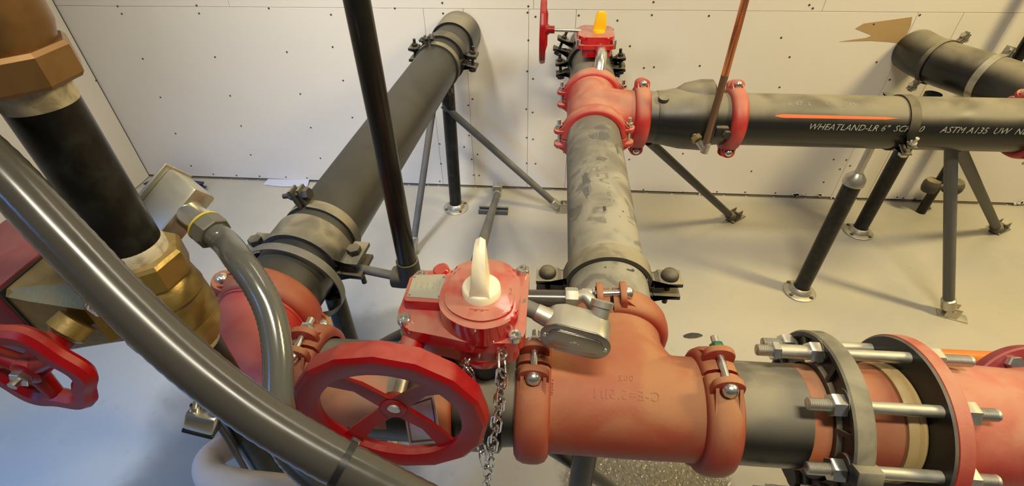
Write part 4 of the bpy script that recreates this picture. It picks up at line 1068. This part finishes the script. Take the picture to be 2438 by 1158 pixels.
single('strut_channel', M['iron_grey'], uni, 'short piece of grey strut channel on the floor below the far wall', 'channel', m=Matrix.Translation(at(1175, 506, 2, 0.0)))

# ------------------------------------------------------------------ drop pipe with small branch
dp = thing('drop_pipe', (-0.303, 0.812, 0.775), 'thin glossy black vertical pipe crossing in front of the left pipe', 'pipe')
part('riser', M['pipe_black'], dp, lambda bm: rod(bm, (0, 0, -0.02), (0, 0, 2.2), 0.0211, 32))
part('elbow', M['iron'], dp, lambda bm: (tube(bm, smoothpath([(0, 0, 0.03), (0, 0, -0.01), (-0.012, 0.003, -0.026), (-0.04, 0.006, -0.028)], 6), 0.025, 24)))
part('branch', M['iron_grey'], dp, lambda bm: rod(bm, (-0.035, 0.006, -0.026), (-0.128, 0.020, -0.020), 0.0105, 18))
# dark hose behind the gearbox
hz = [at(965, 792, 1, 0.60), at(925, 812, 1, 0.615), at(880, 838, 1, 0.63), at(840, 870, 1, 0.63)]
single('cable', M['fitting_grey'], lambda bm: tube(bm, smoothpath(hz, 6), 0.0105, 16), 'dark grey cable dipping behind the spool left of the gearbox', 'cable')
pole('pipe_stand', (-0.50, 0.80, 0), (-0.49, 0.80, 0.70), 0.0235, 'pipe_worn', 'black stand under the near end of the left pipe, below the loose ring', 'pipe stand', SG)

# ------------------------------------------------------------------ foreground brass riser
AX = Vector((-0.447, 0.386, 0))
br = thing('brass_riser', AX + Vector((0, 0, 1.2)), 'near black riser pipe with brass fittings above and below, close to the viewer', 'riser pipe')
def zl2(z): return z - 1.2
RZ = Matrix.Rotation(-PI / 2, 4, 'Y')     # local X -> world Z
part('pipe_section', M['pipe_worn'], br, lambda bm: rod(bm, (0, 0, zl2(1.19)), (0, 0, zl2(1.385)), 0.0290, 40))
part('lower_pipe', M['pipe_worn'], br, lambda bm: rod(bm, (0, 0, zl2(0.002)), (0, 0, zl2(1.05)), 0.0290, 40))
part('thread_sealant', M['tape'], br, lambda bm: lathe(bm, [(zl2(1.362), 0.0291), (zl2(1.366), 0.0298), (zl2(1.372), 0.0293), (zl2(1.378), 0.0302), (zl2(1.388), 0.0302), (zl2(1.388), 0.02)], RZ, 36))
part('upper_hex_collar', M['bronze'], br, lambda bm: hexnut(bm, Matrix.Translation((0, 0, zl2(1.382))) @ Matrix.Rotation(0.35, 4, 'Z') @ RZ, 0.078, 0.030, 8), 25)
part('upper_body', M['bronze'], br, lambda bm: lathe(bm, [(zl2(1.41), 0), (zl2(1.41), 0.036), (zl2(1.425), 0.041), (zl2(1.52), 0.043), (zl2(1.56), 0.04), (zl2(1.56), 0)], RZ, 40))
part('lower_hex_collar', M['brass'], br, lambda bm: hexnut(bm, Matrix.Translation((0, 0, zl2(1.152))) @ Matrix.Rotation(0.2, 4, 'Z') @ RZ, 0.076, 0.036, 8), 25)
part('lower_sealant', M['tape'], br, lambda bm: lathe(bm, [(zl2(1.188), 0.02), (zl2(1.188), 0.031), (zl2(1.198), 0.0315), (zl2(1.203), 0.029)], RZ, 36))
part('valve_body', M['brass'], br, lambda bm: lathe(bm, [(zl2(1.156), 0), (zl2(1.156), 0.034), (zl2(1.150), 0.040), (zl2(1.128), 0.0445), (zl2(1.124), 0.0425), (zl2(1.119), 0.0445), (zl2(1.094), 0.0465), (zl2(1.090), 0.0445), (zl2(1.085), 0.046), (zl2(1.068), 0.043), (zl2(1.050), 0.036), (zl2(1.046), 0.035), (zl2(1.046), 0)], RZ, 48))
part('pale_sealant_band', M['tape'], br, lambda bm: lathe(bm, [(zl2(1.052), 0.02), (zl2(1.052), 0.0325), (zl2(1.040), 0.0318), (zl2(1.033), 0.029)], RZ, 36))
# octagonal side housing toward the left
BD = Vector((-1.0, 0.0, 0.0)).normalized()
mh = frame((0, 0.014, zl2(1.108)), BD, (0, 0.0, 1))
def octo(bm):
    def sec(x, hy, hz, c): return [bm.verts.new(mh @ Vector((x, y, z))) for y, z in ((-hy + c, -hz), (hy - c, -hz), (hy, -hz + c), (hy, hz - c), (hy - c, hz), (-hy + c, hz), (-hy, hz - c), (-hy, -hz + c))]
    S_ = [sec(0.0, 0.034, 0.036, 0.012), sec(0.045, 0.040, 0.042, 0.014), sec(0.060, 0.056, 0.050, 0.022), sec(0.115, 0.059, 0.053, 0.012), sec(0.137, 0.060, 0.054, 0.006)]
    for A, B in zip(S_, S_[1:]):
        for i in range(8): bm.faces.new((A[i], A[(i + 1) % 8], B[(i + 1) % 8], B[i]))
    bm.faces.new(S_[0][::-1]); bm.faces.new(S_[-1])
part('side_housing', M['brass'], br, octo, 25)
part('gasket_seam', M['black_plastic'], br, lambda bm: box(bm, mh @ Matrix.Translation((0.1385, 0, 0.0)), 0.003, 0.124, 0.112, 0.0))
part('switch_housing', M['red_brown'], br, lambda bm: box(bm, mh @ Matrix.Translation((0.192, 0, 0.0)), 0.10, 0.130, 0.118, 0.006))
part('housing_screw', M['zinc'], br, lambda bm: rod(bm, mh @ Vector((0.146, -0.062, 0.045)), mh @ Vector((0.146, -0.070, 0.045)), 0.006, 12))
# handwheel of the brass valve
wc = at(76, 876, 1, 0.285) - (AX + Vector((0, 0, 1.2)))
ws = at(165, 785, 1, 0.325) - (AX + Vector((0, 0, 1.2)))
wdir = (wc - ws).normalized()
part('packing_nut', M['brass'], br, lambda bm: (lathe(bm, [(-0.012, 0), (-0.012, 0.020), (0.004, 0.021), (0.008, 0.016), (0.008, 0)], frame(ws, wdir, Z), 24)))
part('stem', M['red_wheel'], br, lambda bm: rod(bm, ws, wc - wdir * 0.004, 0.0155, 20, 0.012))
def lobed(bm):
    n = 72; R0 = 0.056
    prof = [(-0.006, -0.008), (0.006, -0.009), (0.011, -0.004), (0.011, 0.003), (0.006, 0.009), (-0.006, 0.009), (-0.011, 0.003), (-0.011, -0.004)]
    rows = []
    for i in range(n):
        a = 2 * PI * i / n; lb = 1 + 0.07 * math.cos(6 * a)
        rows.append([bm.verts.new((x, (R0 * lb + dr) * math.cos(a), (R0 * lb + dr) * math.sin(a))) for (dr, x) in prof])
    for i in range(n):
        A, B = rows[i], rows[(i + 1) % n]
        for j in range(8): bm.faces.new((A[j], A[(j + 1) % 8], B[(j + 1) % 8], B[j]))
    for k in range(3):
        a = 2 * PI * k / 3 + 0.5
        rod(bm, (0.0, 0.006 * math.cos(a), 0.006 * math.sin(a)), (0, (R0 - 0.004) * math.cos(a), (R0 - 0.004) * math.sin(a)), 0.010, 12, 0.008)
    lathe(bm, [(-0.012, 0), (-0.012, 0.016), (0.008, 0.016), (0.010, 0.013), (0.010, 0)], I4, 24)
wh = part('handwheel', M['red_wheel'], br, lobed)
wh.matrix_local = frame(wc, Vector((-0.04, -1.0, 0.02)), Z)
part('wheel_nut', M['zinc'], wh, lambda bm: (hexnut(bm, Matrix.Translation((0.010, 0, 0)), 0.018, 0.007), rod(bm, (0.01, 0, 0), (0.024, 0, 0), 0.005, 12)), 25)
part('white_print', M['stencil'], br, lambda bm: None) if False else None
# white marker scribble on the lower riser
def scrib(k):
    f0 = math.atan2(0 - AX.y, 0 - AX.x)
    def f(p):
        a = f0 + 0.25 + p.x / 0.0293; return Vector((0.0293 * math.cos(a), 0.0293 * math.sin(a), zl2(0.835) + p.y - p.x * 0.3))
    return f
text_mesh('white_writing', 'ee', 0.020, M['stencil'], br, scrib(0), 0.0001, 0.3)

# padlock and chains on the riser
pdp = at(484, 994, 1, 0.33)
pl = thing('padlock', frame(pdp, (0.9, 0.0, -0.35), (0.30, 0.25, 0.9)), 'silver laminated padlock hanging beside the black riser', 'padlock')
def lam(bm):
    box(bm, Matrix.Translation((0, 0, -0.004)), 0.038, 0.022, 0.030, 0.003)
    for s in (-1, 1): lathe(bm, [(0.010, 0), (0.010, 0.0065), (0.017, 0.0060), (0.017, 0)], Matrix.Translation((s * 0.0125, 0, 0)) @ RZ, 14)
part('lock_body', M['zinc'], pl, lam)
part('bumper', M['black_plastic'], pl, lambda bm: box(bm, Matrix.Translation((0, 0, -0.021)), 0.040, 0.024, 0.006, 0.002))
part('shackle', M['chrome'], pl, lambda bm: tube(bm, smoothpath([(-0.0125, 0, 0.01), (-0.0125, 0, 0.035), (-0.009, 0, 0.045), (0, 0, 0.049), (0.009, 0, 0.045), (0.0125, 0, 0.035), (0.0125, 0, 0.01)], 5), 0.0032, 12))
def bigchain(path, label, pitch):
    return chain('chain', path, label, pitch, pitch * 0.5, 0.0018, 'zinc')
bigchain([at(205, 690, 1, 0.300), at(232, 730, 1, 0.305), at(285, 765, 1, 0.32), at(330, 820, 1, 0.325), at(405, 868, 1, 0.33), at(440, 905, 1, 0.33), at(462, 945, 1, 0.33)], 'zinc chain sagging under the grey conduit toward the padlock', 0.026)
single('hanger_strap', M['iron_grey'], lambda bm: tube(bm, [at(395, 850, 1, 0.335), at(470, 938, 1, 0.345), at(545, 1050, 1, 0.35), at(590, 1130, 1, 0.35), at(615, 1200, 1, 0.35)], 0.0042, 8),
       'thin grey wire running down along the black riser behind the conduit', 'wire')

# silver switch box with flexible conduit
o_b = far(398, 488, 0.61)
ca = (far(520, 575, 0.590) - far(400, 478, 0.61)).normalized()
cu_ = (far(330, 432, 0.60) - far(395, 396, 0.60)).normalized()
mb_ = frame(o_b, ca, (cu_ - ca * cu_.dot(ca)).cross(ca) * -1)
sb = thing('switch_box', mb_, 'silver metal switch box half hidden behind the black riser', 'electrical box')
bn = mb_.to_3x3() @ Vector((0, 0, 1))
sgn = 1 if bn.dot(CAM_LOC - o_b) > 0 else -1
part('box_body', M['cast_alu'], sb, lambda bm: box(bm, Matrix.Translation((0, 0, -0.010 * sgn)), 0.050, 0.075, 0.036, 0.004))
part('lid', M['cast_alu'], sb, lambda bm: box(bm, Matrix.Translation((-0.027, 0, -0.008 * sgn)), 0.005, 0.080, 0.044, 0.002))
part('hub', M['zinc'], sb, lambda bm: rod(bm, (0.022, -0.006, -0.010 * sgn), (0.050, -0.006, -0.010 * sgn), 0.0175, 28))
part('yellow_ring', M['ring_yellow'], sb, lambda bm: rod(bm, (0.050, -0.006, -0.010 * sgn), (0.0525, -0.006, -0.010 * sgn), 0.0205, 28))
part('connector_nut', M['fitting_grey'], sb, lambda bm: hexnut(bm, Matrix.Translation((0.0525, -0.006, -0.010 * sgn)), 0.037, 0.018, 8), 25)
e0 = mb_ @ Vector((0.068, -0.006, -0.010 * sgn)); e1 = mb_ @ Vector((0.09, -0.006, -0.010 * sgn))
fx = smoothpath([e0, e1, far(568, 618, 0.572), far(612, 680, 0.562), far(645, 752, 0.555), far(661, 842, 0.545), far(662, 940, 0.535), far(662, 1010, 0.53), far(690, 1075, 0.52), far(745, 1130, 0.51), far(815, 1185, 0.50), far(900, 1240, 0.49), far(1150, 1420, 0.48)], 20)
fx = resample(fx, 0.0032)
single('flexible_conduit', M['flex'], lambda bm: tube(bm, fx, 0.0155, 32, ripple=0.020), 'glossy ribbed grey conduit curving down from the silver switch box', 'conduit')

# main thick conduit crossing the foreground
mc = smoothpath([far(-160, 262, 0.40), far(0, 408, 0.405), (far(147, 562, 0.41)), far(300, 722, 0.415), far(450, 862, 0.42), far(600, 978, 0.425), far(748, 1070, 0.43), far(900, 1150, 0.435), far(1050, 1225, 0.44), far(1350, 1360, 0.46), far(1700, 1520, 0.48)], 24)
mcr = resample(mc, 0.0055)
mid_ = len(mcr) // 2
cd = thing('thick_conduit', mcr[mid_], 'thick smooth grey conduit sweeping across the lower left foreground', 'conduit')
c0_ = mcr[len(mcr) // 2].copy()
part('jacket', M['conduit'], cd, lambda bm: tube(bm, [p - c0_ for p in mcr], 0.0192, 40, ripple=0.010))
tp = far(815, 1107, 0.4325) - c0_; td = (far(900, 1150, 0.435) - far(748, 1070, 0.43)).normalized()
part('cable_tie', M['black_plastic'], cd, lambda bm: (lathe(bm, [(-0.003, 0.0194), (-0.003, 0.0206), (0.003, 0.0206), (0.003, 0.0194)], frame(tp, td, Z), 36, closed=True), box(bm, frame(tp, td, Z) @ Matrix.Translation((0, 0.021, -0.004)), 0.009, 0.009, 0.007, 0.001)))
# pale loop of flexible conduit at the bottom
lpth = smoothpath([far(640, 1040, 0.97), far(585, 1052, 0.94), far(530, 1070, 0.86), far(497, 1102, 0.82), far(510, 1140, 0.76), far(575, 1160, 0.70), far(660, 1172, 0.66), far(760, 1190, 0.62)], 16)
lpth = resample(lpth, 0.003)
single('looped_conduit', M['flex_white'], lambda bm: tube(bm, lpth, 0.0225, 24, ripple=0.012), 'pale grey ribbed conduit looping around the riser at the bottom edge', 'conduit')

# ------------------------------------------------------------------ litter
def crumple(sx, sy, sz, seed, n=2):
    def f(bm):
        random.seed(seed)
        r = bmesh.ops.create_icosphere(bm, subdivisions=n, radius=1)
        for v in r['verts']:
            k = 1 + random.uniform(-0.22, 0.22)
            v.co = Vector((v.co.x * sx * k, v.co.y * sy * k, max(-0.9, v.co.z) * sz * k + sz * 0.9))
    return f
single('floor_scrap', M['debris'], crumple(0.034, 0.013, 0.003, 3), 'dark flat scrap on the floor behind the front tee', 'debris', m=Matrix.Translation(at(1650, 801, 2, 0.0)) @ Matrix.Rotation(0.15, 4, 'Z'))
single('floor_scrap', M['debris'], crumple(0.016, 0.010, 0.008, 4), 'small dark lump on the floor between the right braces and the wall', 'debris', m=Matrix.Translation(at(2206, 499, 2, 0.0)))
single('wood_offcut', M['debris'], lambda bm: box(bm, Matrix.Translation((0, 0, 0.008)), 0.05, 0.02, 0.016, 0.002), 'small dark block on the floor above the left pipe clamp', 'offcut', m=Matrix.Translation(at(693, 467, 2, 0.0)))
single('dark_cloth', M['blue'], crumple(0.16, 0.05, 0.035, 5, 3), 'dark blue crumpled cloth on the floor behind the silver switch box', 'cloth', m=Matrix.Translation(at(425, 452, 2, 0.0)))
def sheet(bm):
    vs = [bm.verts.new(p) for p in ((-0.13, -0.02, 0.002), (-0.02, -0.035, 0.003), (0.13, -0.03, 0.006), (0.12, 0.03, 0.012), (0.0, 0.035, 0.004), (-0.12, 0.025, 0.010))]
    f = bm.faces.new(vs); r = bmesh.ops.extrude_face_region(bm, geom=[f])
    for v in [g for g in r['geom'] if isinstance(g, bmesh.types.BMVert)]: v.co.z += 0.002
single('paper_sheet', M['paper'], sheet, 'pale bluish paper lying on the floor at the foot of the wall', 'paper', m=Matrix.Translation(at(684, 438, 2, 0.0)))
single('orange_cap', M['orange'], lambda bm: lathe(bm, [(0, 0), (0, 0.06), (0.03, 0.065), (0.06, 0.05), (0.07, 0.02), (0.07, 0)], RZ, 24), 'orange plastic cap on the floor at the left edge', 'cap', m=Matrix.Translation(at(24, 606, 2, 0.0)))
